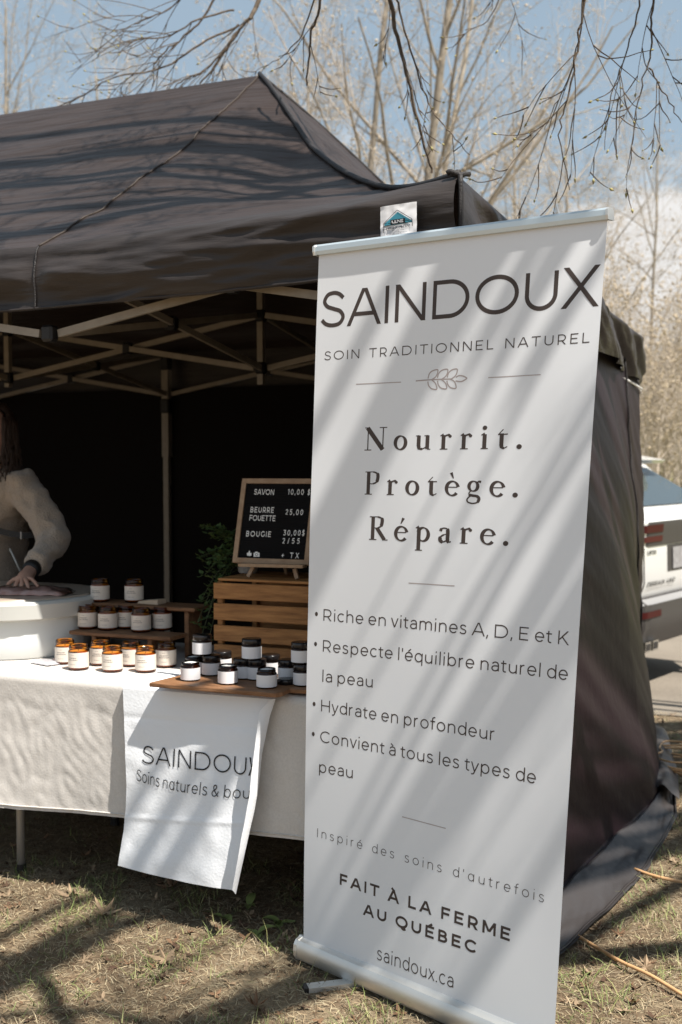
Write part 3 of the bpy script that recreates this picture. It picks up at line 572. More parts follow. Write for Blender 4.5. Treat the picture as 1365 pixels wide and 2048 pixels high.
    mb.add([tt(.12, .42), tt(.5, .74), tt(.88, .40), tt(.88, .34), tt(.12, .33)], [(0, 1, 2, 3, 4)]); mb.build('tag_print', teal, tagm)
    mb = MB()
    for pts in ([(.1, .12), (.1, .42), (.49, .80), (.89, .44), (.89, .22)], [(.1, .41), (.89, .42)], [(.1, .34), (.89, .36)]):
        vs, fs = ribbon(pts, .016); mb.add([tf(q[0], q[1], .003) for q in vs], fs)
    mb.add([tf(.30, .345, .0035), tf(.70, .345, .0035), tf(.70, .50, .0035), tf(.30, .50, .0035)], [(0, 1, 2, 3)])
    text_mesh('INSTANT CANOPY', .12, lambda x, y, l: tf(x, y+.20, .003+l), .17, .84, .075, mb=mb); text_mesh('800-295-5510', .12, lambda x, y, l: tf(x, y+.13, .003+l), .34, .68, .035, mb=mb); mb.build('tag_print', M['ink2'], tagm)
    mb = text_mesh('ULINE', .26, lambda x, y, l: tf(x, y+.375, .0045+l), .33, .67, .10); mb.build('tag_print', M['wlabel'], tagm)
    return tent
build_tent()

# ------------------------------------------------------------------ roll-up banner
BX, BY, YB, TW, TILT = .1907, 2.9398, .7782, -.1923, .0728; BW, BT, BB = .85, 2.031, .062
NB = Vector((math.sin(YB), math.cos(YB), 0))
def ban(u, z, l=0):                                        # point on the banner: u across, z height, l in front of it
    y = YB+TW*z/2; d = Vector((math.cos(y), -math.sin(y), 0)); P = Vector((BX, BY, 0))+d*(u-BW/2)+NB*TILT*z; P.z = z
    e = (u/BW-.5)*2; c = .010*e**4*math.sin(min(max((z-.06)/2, 0), 1)*math.pi)+.0025*nz3(u*5, z*2.2, 3)*(1-abs(2*z/2.03-1)**4)
    return P-NB*(c+l)
def ban_px(x, y):                                          # photo pixel -> (u, z)
    u, z = .4, 1.0; dr = ray(x, y)
    for _ in range(30):
        def rs(u, z):
            P = ban(u, z); v = np.array(P)-CAM0; k = v[1]/dr[1]; q = v-dr*k; return np.array([q[0], q[2]])
        r0 = rs(u, z); e = 1e-4; J = np.array([(rs(u+e, z)-r0)/e, (rs(u, z+e)-r0)/e]).T; s = np.linalg.solve(J, -r0); u += s[0]; z += s[1]
    return u, z
def build_banner():
    t = thing('roll_up_banner', 'tall white roll up banner with brown lettering standing on the grass before the tent', 'banner', (0, 0, 0))
    mb = MB(); mb.grid(lambda u, v: ban(u*BW, BB+(BT-BB)*v), 24, 80); pn = mb.build('banner_panel', M['banner'], t, smooth=True)
    # top rail: slanted aluminium profile with end caps
    mb = MB(); y = YB+TW; prof = [(-.010, -.004), (-.012, .006), (-.012, .019), (-.006, .025), (.006, .025), (.010, .019), (.010, -.004)]
    def rl(u, a, b): P = ban(u, BT); return P+NB*a+Vector((0, 0, b))
    mb.prism(prof, lambda a, b: rl(-.006, a, b), lambda a, b: rl(BW+.006, a, b)); rail = mb.build('banner_rail', M['alu_top'], t)
    for u in (-.006, BW+.006):
        mb = MB(); mb.prism([(a*1.3, b*1.05-.001) for a, b in prof], lambda a, b: rl(u-.003, a, b), lambda a, b: rl(u+.003, a, b)); mb.build('end_cap', M['alu'], rail)
    # base cassette, end caps, swivel foot, pole
    mb = MB(); d = Vector((math.cos(YB), -math.sin(YB), 0)); P0 = Vector((BX, BY, 0))
    pr = [(-.018, .006), (-.034, .010), (-.046, .022), (-.050, .038), (-.046, .054), (-.034, .066), (-.014, .070), (-.006, .074), (.004, .074), (.012, .070), (.036, .064), (.044, .04), (.036, .012), (.018, .006)]
    bs = lambda u, a, b: P0+d*(u-BW/2)+NB*(a*.6+.008)+Vector((0, 0, b+.004))
    mb.prism(pr, lambda a, b: bs(-.012, a, b), lambda a, b: bs(BW+.012, a, b)); base = mb.build('base_cassette', M['alu'], t, auto=30)
    for u in (-.012, BW+.012):
        mb = MB(); mb.prism([(a*1.04, (b-.038)*1.04+.038) for a, b in pr], lambda a, b: bs(u-.006, a, b), lambda a, b: bs(u+.006, a, b)); mb.build('end_cap', M['alu'], base)
    ft0 = bs(.13, -.02, .004); a = Vector(on_z(607, 1978, .008)); b = Vector(on_z(690, 1968, .008)); dr = (a-b).normalized()
    mb = MB(); mb.beam(b-dr*.10, a-dr*.012, .034, .014); foot = mb.build('foot', M['alu'], t)
    mb = MB(); mb.beam(a-dr*.012, a, .036, .016); mb.build('foot_cap', M['blackpl'], foot)
    mb = MB(); mb.beam(bs(.7, -.03, .006), bs(.7, .2, .006), .034, .012); mb.build('foot', M['alu'], t)
    mb = MB(); mb.tube([bs(.42, .02, .06), ban(.42, BT-.01)+NB*.012], .008, 8); mb.build('pole', M['alu'], t, smooth=True)
    # lettering: each line is laid on the panel between the points measured on the photograph
    def line(txt, p0, p1, captop=None, cap=None, wt=.1, m='ink', serif=False, space=.34, name='lettering', sx=1.1):
        (u0, z0), (u1, z1) = ban_px(*p0), ban_px(*p1)
        if captop: cap = ban_px(*captop[1])[1]-ban_px(*captop[0])[1]
        k = (z1-z0)/(u1-u0) if abs(u1-u0) > 1e-6 else 0
        fn = lambda x, y, l: ban(x, z0+(x-u0)*k+y, .00025+l*.1)
        mb = MB()
        if serif: serif_mesh(txt, fn, u0, u1, cap, mb)
        else: text_mesh(txt, wt, fn, u0-.02*cap, u1, cap, mb=mb, space=space, sx=sx)
        mb.build(name, M[m], pn)
    line('SAINDOUX', (637, 657), (1200, 612), ((773, 649), (774, 574)), wt=.112, sx=1.0)
    line('SOIN TRADITIONNEL NATUREL', (648, 721), (1182, 685), ((1166.5, 686), (1165, 665.5)), wt=.105, space=.62)
    line('Nourrit.', (730.8, 901), (1043, 897), ((738, 901), (738, 855)), serif=True)
    line('Protège.', (729.8, 989), (1035, 994), ((735, 989), (735, 943)), serif=True)
    line('Répare.', (738.5, 1079.4), (1016, 1091), ((742, 1079), (742, 1032)), serif=True)
    bc = ((649.7, 1241), (649.2, 1217.6)); sp = .30
    c0 = ban_px(*bc[1])[1]-ban_px(*bc[0])[1]
    line('Riche en vitamines A, D, E et K', (645, 1241), (1141, 1291), cap=c0, wt=.098, space=sp, sx='fit')
    line("Respecte l'équilibre naturel de", (644, 1302.8), (1138, 1361.6), cap=c0, wt=.098, space=sp, sx='fit')
    line('la peau', (643, 1363.3), (748.5, 1375.8), cap=c0, wt=.098, space=sp, sx='fit')
    line('Hydrate en profondeur', (640.5, 1422), (992, 1482), cap=c0, wt=.098, space=sp, sx='fit')
    line('Convient à tous les types de', (639.5, 1484), (1074, 1569), cap=c0, wt=.098, space=sp, sx='fit')
    line('peau', (636.5, 1544.5), (708.5, 1557.5), cap=c0, wt=.098, space=sp, sx='fit')
    line("Inspiré des soins d'ɑutrefois", (633.5, 1673.5), (1090, 1806.4), ((636.5, 1673.5), (637, 1656)), wt=.075, space=.6)
    line('FAIT À LA FERME', (678, 1768.3), (1023, 1884), ((681, 1768.5), (681.5, 1746)), wt=.2, space=.42)
    line('AU QUÉBEC', (726, 1829), (955, 1909), ((735, 1831), (735.3, 1808)), wt=.2, space=.42)
    line('saindoux.ca', (753, 1918.5), (909, 1977.5), ((818, 1942), (818, 1914)), wt=.09, sx='fit')
    mb = MB()
    for p in ((633.4, 1228), (631.7, 1288), (628.8, 1408), (627.1, 1468)):
        u, z = ban_px(*p); mb.add([ban(u+.0052*math.cos(a*math.pi/8), z+.0062*math.sin(a*math.pi/8), .00025) for a in range(16)], [tuple(range(16))])
    mb.build('bullet_dots', M['ink'], pn)
    mb = MB()
    def rule(p0, p1, wd=.0024):
        (u0, z0), (u1, z1) = ban_px(*p0), ban_px(*p1); vs, fs = ribbon([(u0+(u1-u0)*k/8, z0+(z1-z0)*k/8) for k in range(9)], wd); mb.add([ban(q[0], q[1], .00025) for q in vs], fs)
    rule((713.5, 768.4), (802, 764.3)); rule((978, 755.2), (1081, 749.3)); rule((818.5, 1166), (909, 1171.7)); rule((805.4, 1633.6), (891.2, 1656.6)); mb.build('rule_line', M['taupe'], pn)
    mb = MB(); zp = lambda x, y: ban_px(820+x/9.75, 720+y/9.75); k = 0
    for pts in ([(130, 407), (400, 385), (640, 375), (810, 370)], [(360, 350), (385, 265), (450, 210), (545, 190), (540, 260), (505, 330), (430, 382)], [(545, 335), (570, 255), (640, 195), (738, 183), (735, 255), (700, 320), (630, 372)], [(735, 330), (760, 250), (830, 190), (925, 178), (920, 250), (885, 315), (815, 368)],
                [(355, 430), (370, 500), (430, 560), (525, 570), (520, 500), (490, 440), (430, 388)], [(545, 415), (560, 490), (620, 550), (715, 560), (715, 490), (680, 430), (620, 380)], [(728, 415), (745, 480), (800, 540), (900, 550), (895, 470), (860, 410), (800, 375)], [(910, 332), (960, 305), (1030, 310), (1080, 330), (1112, 357), (1070, 390), (1000, 420), (905, 410)]):
        k += 1; vs, fs = ribbon(spl([zp(*q) for q in pts], 5), .0033); mb.add([ban(q[0], q[1], .00025+k*2e-6) for q in vs], fs)
    mb.build('leaf_emblem', M['taupe'], pn)
build_banner()

# ------------------------------------------------------------------ table, cloth, towel
ZTAB = .735
def build_table():
    t = thing('folding_table', 'white folding table with grey legs under the cream cloth', 'table', (TX, TY, 0), -TH)
    mb = MB(); mb.box((-1.18, .355, ZTAB-.028), (2.20, .74, .04), bev=.012); mb.build('tabletop', M['tabletop'], t)
    for x, y in ((-1.63, .085), (-1.63, .66), (-.45, .085), (-.45, .66)):
        mb = MB(); mb.tube([(x, y, 0), (x, y, .69)], .0145, 12); lg = mb.build('leg', M['tableleg'], t, smooth=True)
        mb = MB(); mb.lathe([(.018, 0), (.018, .03)], (x, y, .001), 12); mb.build('foot_cap', M['blackpl'], lg)
    for x in (-1.63, -.45):
        mb = MB(); mb.tube([(x, .085, .33), (x, .66, .33)], .011, 8); mb.build('cross_bar', M['tableleg'], t, smooth=True)
    mb = MB(); mb.beam((-1.64, .10, .285), (-2.15, .12, .20), .012, .03); mb.build('brace', M['frame'], t)
build_table()
def build_cloth():
    x0, x1, y0, y1 = -2.32, -.10, -.032, .73
    hem = lambda x: float(np.interp(x, [-2.3, -1.55, -1.0, -.5, 0], [.268, .272, .295, .30, .30]))
    def wrk(x, z): return .004*nz3(x*6+z*3, z*2.5, 1)+.0032*(.5-abs(nz3(x*9-z*7, z*5+x*2, 5)))+.0034*(.5-abs(nz3(x*21+z*9, z*13, 8)))+.0012*nz3(x*40, z*24, 2)
    rc = .03
    def fr(u, v):                                          # front drape with rounded top edge
        x = x0+(x1-x0)*u
        L1 = rc*math.pi/2; Lt = L1+(ZTAB-rc-hem(x)); s = v*Lt
        fl = .014*math.sin(x*7+.6)+.012*nz3(x*2.2, 0, 4)
        if s < L1: a = s/rc; return (x, y0+rc-rc*math.sin(a)-.0, ZTAB-rc+rc*math.cos(a))
        z = ZTAB-rc-(s-L1); k = (ZTAB-rc-z)/.43
        return (x, y0-fl*k*k*.9-.012*k+wrk(x, z)*min(1, k*6), z)
    o = MB(); o.grid(fr, 300, 84, flip=True)
    o.grid(lambda u, v: (x0+(x1-x0)*u, y0+rc+(y1-y0-rc)*v, ZTAB+.0012*nz3(u*30, v*12, 3)*min(1, v*5)), 150, 40)
    o.grid(lambda u, v: (x1+.02*v, y0+rc+(y1-y0-rc)*u, ZTAB-.4*v), 20, 10)
    o.grid(lambda u, v: (x0-.02*v, y0+rc+(y1-y0-rc)*u, ZTAB-.4*v), 20, 10, flip=True)
    c = o.build('tablecloth', M['linen'], smooth=True); c.location = (TX, TY, 0); c.rotation_euler = (0, 0, -TH)
    tag(c, 'wrinkled cream linen cloth draped over the stall table', 'tablecloth')
    mb = MB(); mb.tube([Vector(fr(k/160, .975))+Vector((0, -.002, 0)) for k in range(161)], .0022, 4); mb.build('hem', M['linen'], c, smooth=True)
build_cloth()
def build_towel():
    # outline measured on the photo: rows from the table edge down to the hem, at growing distance from the cloth
    rows = [(0, (246, 1376), (549, 1399)), (.1, (247.5, 1412), (537, 1431)), (.3, (251, 1495), (521, 1509)), (.5, (252, 1570), (513, 1590)), (.75, (245, 1662), (492, 1683)), (1, (233, 1733), (469, 1783))]
    def dep(v, u): return -.052-.045*v-.035*v*u
    def edge(v, s):
        V = [r[0] for r in rows]; x = np.interp(v, V, [r[1+s][0] for r in rows]); y = np.interp(v, V, [r[1+s][1] for r in rows]); return x, y
    def pan(u, v, l=0):
        if v < 0:                                          # part lying on the tabletop, under the board
            k = -v; a = on_d(246-0*k, 1374, -.045); b = on_d(546, 1401, -.045); P = a*(1-u)+b*u
            return Vector((P[0]+.02*k, -.045+.22*k, ZTAB+.004-.0*k)) if k > .12 else Vector((P[0], -.045+.22*k, ZTAB+.004-.012*(1-k/.12)**2))
        (xa, ya), (xb, yb) = edge(v, 0), edge(v, 1); x = xa+(xb-xa)*u; y = ya+(yb-ya)*u; P = on_d(x, y, dep(v, u))
        w_ = .004*nz3(u*3+v*2, v*4, 7)+.0025*nz3(u*7, v*10-u*4, 3)+.010*math.sin(u*5+v*2)*v+.002*math.exp(-((v-.15-.02*u)/.016)**2)-.002*math.exp(-((v-.68+.03*u)/.016)**2)
        return Vector((P[0], P[1]+w_*min(1, v*5)-l, P[2]))
    mb = MB(); mb.grid(lambda u, v: pan(u, v), 110, 150, flip=True); mb.grid(lambda u, v: pan(u, -v), 40, 12)
    o = mb.build('towel', M['towel'], smooth=True); o.location = (TX, TY, 0); o.rotation_euler = (0, 0, -TH)
    tag(o, 'white cotton towel with black lettering hanging over the front of the table', 'towel')
    # right side folded forward: free edge stands proud of the panel
    R_ = [(0, (552, 1397)), (.1, (541, 1430)), (.3, (524.6, 1508)), (.5, (516, 1590)), (.75, (496, 1680)), (1, (472, 1789))]; L_ = [(0, (540, 1400)), (.1, (519, 1424)), (.3, (508, 1510)), (.5, (498.5, 1594)), (.75, (481, 1690)), (1, (465, 1780))]
    def strip(u, v):
        V = [r[0] for r in R_]; xr, yr = np.interp(v, V, [r[1][0] for r in R_]), np.interp(v, V, [r[1][1] for r in R_]); xl, yl = np.interp(v, V, [r[1][0] for r in L_]), np.interp(v, V, [r[1][1] for r in L_])
        k = 1-u; pr = (.02+.034*min(1, v*4))*(1-.3*v); d_ = dep(v, 1)-pr*k**.8-.006
        return Vector(on_d(xr+(xl-xr)*k, yr+(yl-yr)*k, d_))+Vector((0, .003*nz3(v*9, k, 3), 0))
    mb = MB(); mb.grid(strip, 8, 70, flip=True); mb.build('folded_edge', M['towel'], o, smooth=True)
    def tmap(P0, P1, up, P2=None):
        def fn(x, y, l):                                   # x in 0..1 along, y in cap heights
            bx, by = (P0[0]+(P1[0]-P0[0])*x, P0[1]+(P1[1]-P0[1])*x)
            if P2: s = (1-x)**2, 2*x*(1-x), x*x; bx = s[0]*P0[0]+s[1]*P2[0]+s[2]*P1[0]; by = s[0]*P0[1]+s[1]*P2[1]+s[2]*P1[1]
            bx += up[0]*y; by += up[1]*y
            v = .5; u = .5
            for _ in range(12):                            # find towel coordinates of this photo point
                (xa, ya), (xb, yb) = edge(v, 0), edge(v, 1); u = min((bx-xa)/(xb-xa), .965); yy = ya+(yb-ya)*u; (xc, yc), (xd, yd) = edge(min(v+.02, 1), 0), edge(min(v+.02, 1), 1); v += (by-yy)/max((yc+(yd-yc)*u-yy)/.02, 50); v = min(max(v, .02), .97)
            return pan(u, v, .0022+l*.2)
        return fn
    mb = MB(); K = 36/246.
    fn = tmap((281.5, 1526.5), (527.7, 1553), (1, -36)); text_mesh('SAINDOUX', .085, lambda x, y, l: fn(x, y/K, l), 0, 1, K, mb=mb, sx='fit'); mb.build('lettering', M['ink2'], o)
    mb = MB(); K = 24/235.
    fn = tmap((271, 1561.5), (504, 1597), (2, -24), (352, 1590)); text_mesh('Soins nɑturels & bou', .085, lambda x, y, l: fn(x, y/K, l), 0, 1, K, mb=mb, space=.3, sx='fit'); mb.build('lettering', M['ink2'], o)
build_towel()

# ------------------------------------------------------------------ goods on the table
RZ = -TH
def tw_loc(P): return Vector(to_w(P[0], P[1], P[2]))
def box_part(name, m, parent, *boxes, bev=.003):
    mb = MB()
    for c, d in boxes: mb.box(c, d, bev=bev)
    return mb.build(name, m, parent)
# two stepped riser shelves
def riser(label, pl, pr, dfront, depth, legs):
    a, b = on_d(*pl, dfront), on_d(*pr, dfront); z = (a[2]+b[2])/2; Wd = b[0]-a[0]
    t = thing('riser_shelf', label, 'shelf', tw_loc(((a[0]+b[0])/2, dfront, ZTAB)), RZ, 'stepped wooden riser shelves'); h = z-ZTAB
    box_part('shelf_board', M['walnut'], t, ((0, depth/2, h-.007), (Wd, depth, .014)))
    for x in legs: box_part('leg', M['walnut'], t, ((x*Wd, depth*.5, (h-.0145)/2), (.018, depth*.8, h-.0145)))
    return z
Z2 = riser('lower walnut riser shelf carrying the row of five amber candle jars', (138, 1266), (341, 1270), .275, .115, (-.27, .28))
Z3 = riser('upper walnut riser shelf carrying two amber candle jars', (149.5, 1207), (389, 1213), .405, .125, (-.36, .42))
# amber candle jars
def make_candle():
    t = thing('candle_jar', 'x', 'candle', group='amber glass candle jars')
    mb = MB(); mb.lathe([(.005, .0015), (.030, 0), (.0338, .002), (.035, .006), (.035, .062), (.0335, .0665), (.0315, .069), (.0312, .072), (.0325, .0735), (.0325, .0755), (.0312, .077), (.0325, .079), (.0325, .0805), (.0308, .082), (.0308, .085), (.0293, .085), (.0288, .080)], n=36, cap1=False)
    mb.build('glass', M['amber'], t, smooth=True)
    mb = MB(); mb.lathe([(.010, .004), (.0315, .005), (.0325, .010), (.0325, .060), (.0305, .064), (.024, .0635), (.002, .063)], n=28); mb.build('wax', M['wax'], t, smooth=True)
    mb = MB(); mb.tube([(0, 0, .062), (.0005, 0, .074)], .001, 5); mb.build('wick', M['print'], t)
    mb = MB(); rl = .0354; a0, a1 = math.radians(-90-112), math.radians(-90+112)
    mb.grid(lambda u, v: (rl*math.cos(a0+(a1-a0)*u), rl*math.sin(a0+(a1-a0)*u), .010+.051*v), 36, 1); lb = mb.build('label', M['label'], t, smooth=True)
    mb = MB(); rr = random.Random(4)
    for z, hw, n in ((.052, .14, 3), (.042, .42, 5), (.0355, .5, 6), (.021, .3, 6)):     # rows of small print
        x = -hw
        while x < hw:
            l = rr.uniform(.05, .16); x2 = min(x+l, hw)
            q = [(.0356*math.sin(a), -.0356*math.cos(a)) for a in (x, x2)]; th = .0022 if z in (.042, .0355) else .001
            mb.add([(*q[0], z), (*q[1], z), (*q[1], z+th), (*q[0], z+th)], [(0, 1, 2, 3)]); x = x2+.03
    mb.build('print', M['print'], lb)
    return t
def behind(px, py, z, k):                                  # centre of a round thing whose near foot is seen at (px, py) on level z
    P = on_z(px, py, z); v = P-CAM0; v[2] = 0; P = P+v/np.linalg.norm(v)*k; return Vector((P[0], P[1], z+.0005))
candle = make_candle(); used = []
def put_candle(px, py, z, label, rot=0):
    o = candle if not used else copy_tree(candle); used.append(1)
    P = behind(px, py, z, .033); o.location = P; o.rotation_euler = (0, 0, RZ+.12+rot); o['label'] = label
for px, py, r, lb in ((131, 1330, .1, 'sunlit amber candle jar on the cloth, leftmost, behind its front neighbour'), (158, 1342, -.1, 'sunlit amber candle jar on the cloth, front left beside the leftmost one'), (201, 1333, .15, 'amber candle jar on the cloth, half hidden behind the middle front jar'), (225.5, 1346, 0, 'sunlit amber candle jar at the middle of the front row on the cloth'), (263, 1335, -.2, 'shaded amber candle jar on the cloth between the two right front jars'), (292, 1347, .05, 'sunlit amber candle jar on the cloth, right end of the lit front row'), (333, 1337, .2, 'shaded amber candle jar on the cloth at the right end beside the cutting board')):
    put_candle(px, py, ZTAB, lb, r)
for px, py, r, lb in ((176, 1259.5, 0, 'amber candle jar at the left end of the lower riser shelf'), (216.5, 1262, .1, 'second amber candle jar from the left on the lower riser shelf'), (254, 1259, -.1, 'amber candle jar set back in the middle of the lower riser shelf'), (283, 1266, .05, 'amber candle jar standing forward, second from right on the lower riser shelf'), (325, 1262.5, .15, 'amber candle jar at the right end of the lower riser shelf')):
    put_candle(px, py, Z2, lb, r)
for px, py, r, lb in ((201, 1205, 0, 'left one of two amber candle jars on the upper riser shelf'), (269, 1206, .1, 'right one of two amber candle jars on the upper riser shelf')): put_candle(px, py, Z3, lb, r)
def card():
    a = on_d(310, 1196, .47); t = thing('folded_card', 'small folded kraft card lying on the upper riser shelf', 'card', tw_loc((a[0]-.01, .46, Z3)), RZ-.1)
    mb = MB(); mb.prism([(-.048, .001), (.046, .001), (.046, .019), (-.04, .010)], lambda x, z: (x, -.02, z), lambda x, z: (x, .03, z)); mb.build('paper', M['kraft'], t)
card()
# crate
CD = .36; cl = on_d(427, 1180, CD)[0]; ctz = on_d(427, 1156, CD)[2]; CW, CDP = .47, .30
def build_crate():
    t = thing('wooden_crate', 'slatted brown wooden crate standing on its side behind the white labelled jars', 'crate', tw_loc((cl, CD, ZTAB)), RZ); H = ctz-ZTAB
    zs = [(on_d(427, a, CD)[2]-ZTAB, on_d(427, b, CD)[2]-ZTAB) for a, b in ((1165, 1197), (1206, 1239), (1249.5, 1281), (1288, 1324))]
    for z1, z0 in zs:
        for y in (.005, CDP-.005):
            mb = MB(); mb.box((CW/2, y, (z0+z1)/2), (CW, .0095, z1-z0), bev=.002); o = mb.build('slat', M['crate'], t)
    for x in (.02, CW-.02):
        for y in (.02, CDP-.02): box_part('post', M['crate'], t, ((x, y, H/2-.006), (.022, .019, H-.013)))
    for k in range(4): box_part('slat', M['crate'], t, ((CW/2+.008, .036+k*.0765, H-.004), (CW-.02, .068, .009)), bev=.002)
    for k in range(3): box_part('slat', M['crate'], t, ((CW/2, .05+k*.1, .006), (CW-.07, .085, .009)))
build_crate()
# letter board on a small easel
def build_sign():
    d0 = CD+.075; BL, BR, TL = on_d(466, 1125, d0), on_d(618, 1130.5, d0), on_d(486, 957.5, d0+.085); TR = TL+(BR-BL)*1.0
    t = thing('letter_board', 'black felt letter board price list in an oak frame on a small easel', 'price sign', (TX, TY, 0), RZ)
    nrm = Vector(np.cross(BR-BL, TL-BL)).normalized()      # towards the viewer
    if nrm.y > 0: nrm = -nrm
    W_, H_ = np.linalg.norm(BR-BL), np.linalg.norm(TL-BL)
    def q(x, y, l=0): P = BL+(BR-BL)*(x/W_)+(TL-BL)*(y/H_); return Vector(P)+nrm*l
    fw = .0175
    for nm, poly in (('frame_stile', [(0, 0), (fw, 0), (fw, H_), (0, H_)]), ('frame_stile', [(W_-fw, 0), (W_, 0), (W_, H_), (W_-fw, H_)]), ('frame_rail', [(fw+.0003, H_-fw), (W_-fw-.0003, H_-fw), (W_-fw-.0003, H_), (fw+.0003, H_)]), ('frame_rail', [(fw+.0003, 0), (W_-fw-.0003, 0), (W_-fw-.0003, fw), (fw+.0003, fw)])):
        mb = MB(); mb.prism(poly, lambda x, y: q(x, y, -.012), lambda x, y: q(x, y, .004)); mb.build(nm, M['signwood'], t)
    mb = MB(); mb.prism([(fw, fw), (W_-fw, fw), (W_-fw, H_-fw), (fw, H_-fw)], lambda x, y: q(x, y, -.010), lambda x, y: q(x, y, -.002)); felt = mb.build('felt_panel', M['felt'], t)
    P0 = Vector(to_w(*q(0, 0))); n_w = Vector(EXV)*nrm.x+Vector(EYV)*nrm.y+Vector((0, 0, nrm.z))
    def pl(x, y, l):                                       # photo pixel on the felt
        r = Vector(ray(x, y)); k = (P0-Vector(CAM0)).dot(n_w)/r.dot(n_w); return Vector(to_t(np.array(Vector(CAM0)+r*k)))+nrm*(-.0005+l)
    for txt, a, b in (('SAVON', (507.5, 989.1), (549, 990)), ('10,00 $', (575, 989.1), (621, 990)), ('BEURRE', (500, 1024.8), (548.6, 1025.7)), ('FOUETTE', (498, 1041), (551.5, 1042.3)), ('25,00', (570, 1029.5), (607, 1030.3)), ('BOUGIE', (491.5, 1072.8), (542.5, 1074)), ('30,00$', (565.7, 1070.9), (610, 1071.4)), ('2/55', (563.8, 1087.2), (600, 1087.6)), ('+ TX', (562, 1115.8), (598, 1116.8))):
        K = 11.2
        mb = text_mesh(txt, .16, lambda x, y, l: pl(a[0]+x+y*.11, a[1]+(b[1]-a[1])*x/(b[0]-a[0])-y, l), 0, b[0]-a[0], K, sx=.62, track=None, space=.5)
        mb.build('lettering', M['letter'], felt)
    mb = MB(); mb.add([pl(499+x, 1107+y, .0004) for x, y in ((-4.5, 4), (-5, -1), (-2, -1.5), (0, -6), (1.6, -5.5), (1.2, -1.5), (4.6, -1.2), (4.2, 4.2), (0, 5))], [tuple(range(9))]); mb.build('thumb_sticker', M['letter'], felt)
    mb = MB(); mb.add([pl(513.7+x, 1108.6+y, .0004) for x, y in ((-6, 5), (-6, -3), (-3.5, -3.4), (-2.5, -5.2), (2, -5.2), (3, -3.4), (6, -3), (6, 5))], [tuple(range(8))]); cs = mb.build('camera_sticker', M['letter'], felt)
    mb = MB(); vs, fs = ribbon(arc(513.7, 1109.4, 2.5, 2.5, 0, 360, 14), .8); mb.add([pl(a_, b_, .0008) for a_, b_ in vs], fs); mb.build('lens_ring', M['felt'], cs)
    # easel: ledge, two splayed front feet and a rear strut
    l0, l1 = on_d(478, 1130, d0-.03), on_d(607, 1133, d0-.03); zc = ctz+.001
    mb = MB(); mb.beam(Vector(l0)+Vector((0, .012, 0)), Vector(l1)+Vector((0, .012, 0)), .034, .011); mb.build('easel_ledge', M['signwood'], t)
    for (ax, ay), (bx, by) in (((507, 1134), (497, 1150)), ((590, 1138), (595, 1155))):
        a, b = on_d(ax, ay, d0-.012), on_d(bx, by, d0-.02); b[2] = zc+.002; mb = MB(); mb.beam(a, b, .010, .013, up=(1, 0, 0)); mb.build('easel_leg', M['signwood'], t)
    a = (BL+BR)/2; mb = MB(); mb.beam(Vector(a)+Vector((0, .055, .10)), (a[0], a[1]+.13, zc+.004), .012, .010, up=(1, 0, 0)); mb.build('easel_leg', M['signwood'], t)
build_sign()
# trailing plant in a small pot behind the letter board
def build_plant():
    rr = random.Random(15); b = on_d(494, 1140, CD+.20); t = thing('potted_plant', 'trailing leafy green plant in a small grey pot spilling over the crate', 'plant', (TX, TY, 0), RZ)
    px, py = b[0]+.005, CD+.20; z0 = ctz
    mb = MB(); mb.lathe([(.030, 0), (.034, .004), (.042, .055), (.044, .062), (.040, .062), (.036, .05)], (px, py, z0+.001), 24); mb.build('pot', M['pot'], t, smooth=True)
    mb = MB(); st = MB()
    ends = [(405, 1050, .25), (418, 1065, .2), (440, 1060, .28), (400, 1115, .15), (428, 1100, .2), (447, 1095, .24), (455, 1070, .3), (410, 1150, .10), (404, 1200, .06), (415, 1235, .04), (396, 1245, .08), (400, 1285, .06), (412, 1310, .05), (432, 1075, .3), (420, 1120, .15), (436, 1125, .22)]
    for ex, ey, dd in ends:
        e = Vector(on_d(ex, ey, CD+dd-.02)); s = Vector((px, py, z0+.06)); mid = (s+e)/2+Vector((0, 0, .05+max(0, s.z-e.z)*.35)); n = 12; pts = []
        if e.z < z0: mid.x = min(mid.x, cl-.02)
        for k in range(n+1): f = k/n; pts.append(s*(1-f)**2+mid*2*f*(1-f)+e*f*f)
        st.tube(pts, .0012, 4)
        for k in range(2, n+1):
            for sd in (-1, 1):
                for _ in range(2):
                    p = pts[k]+Vector((rr.uniform(-.008, .008), rr.uniform(-.008, .008), rr.uniform(-.006, .006))); L = rr.uniform(.018, .034); az = rr.uniform(0, 6.3); el = rr.uniform(-.7, .6); x = Vector((math.cos(az)*math.cos(el), math.sin(az)*math.cos(el), math.sin(el))); y = x.cross(Vector((rr.uniform(-.4, .4), rr.uniform(-.4, .4), 1))).normalized(); zz = x.cross(y)
                    w_ = L*.27; mb.add([p, p+x*L*.35+y*w_-zz*.001, p+x*L*.75+y*w_*.75, p+x*L-zz*.004, p+x*L*.75-y*w_*.75, p+x*L*.35-y*w_, p+x*L*.4+zz*L*.06], [(0, 1, 6), (1, 2, 6), (2, 3, 6), (3, 4, 6), (4, 5, 6), (5, 0, 6)])
    st.build('stem', M['stem'], t); f = mb.build('foliage', M['leafg'], t); f['kind'] = 'stuff'; del f['kind']
build_plant()
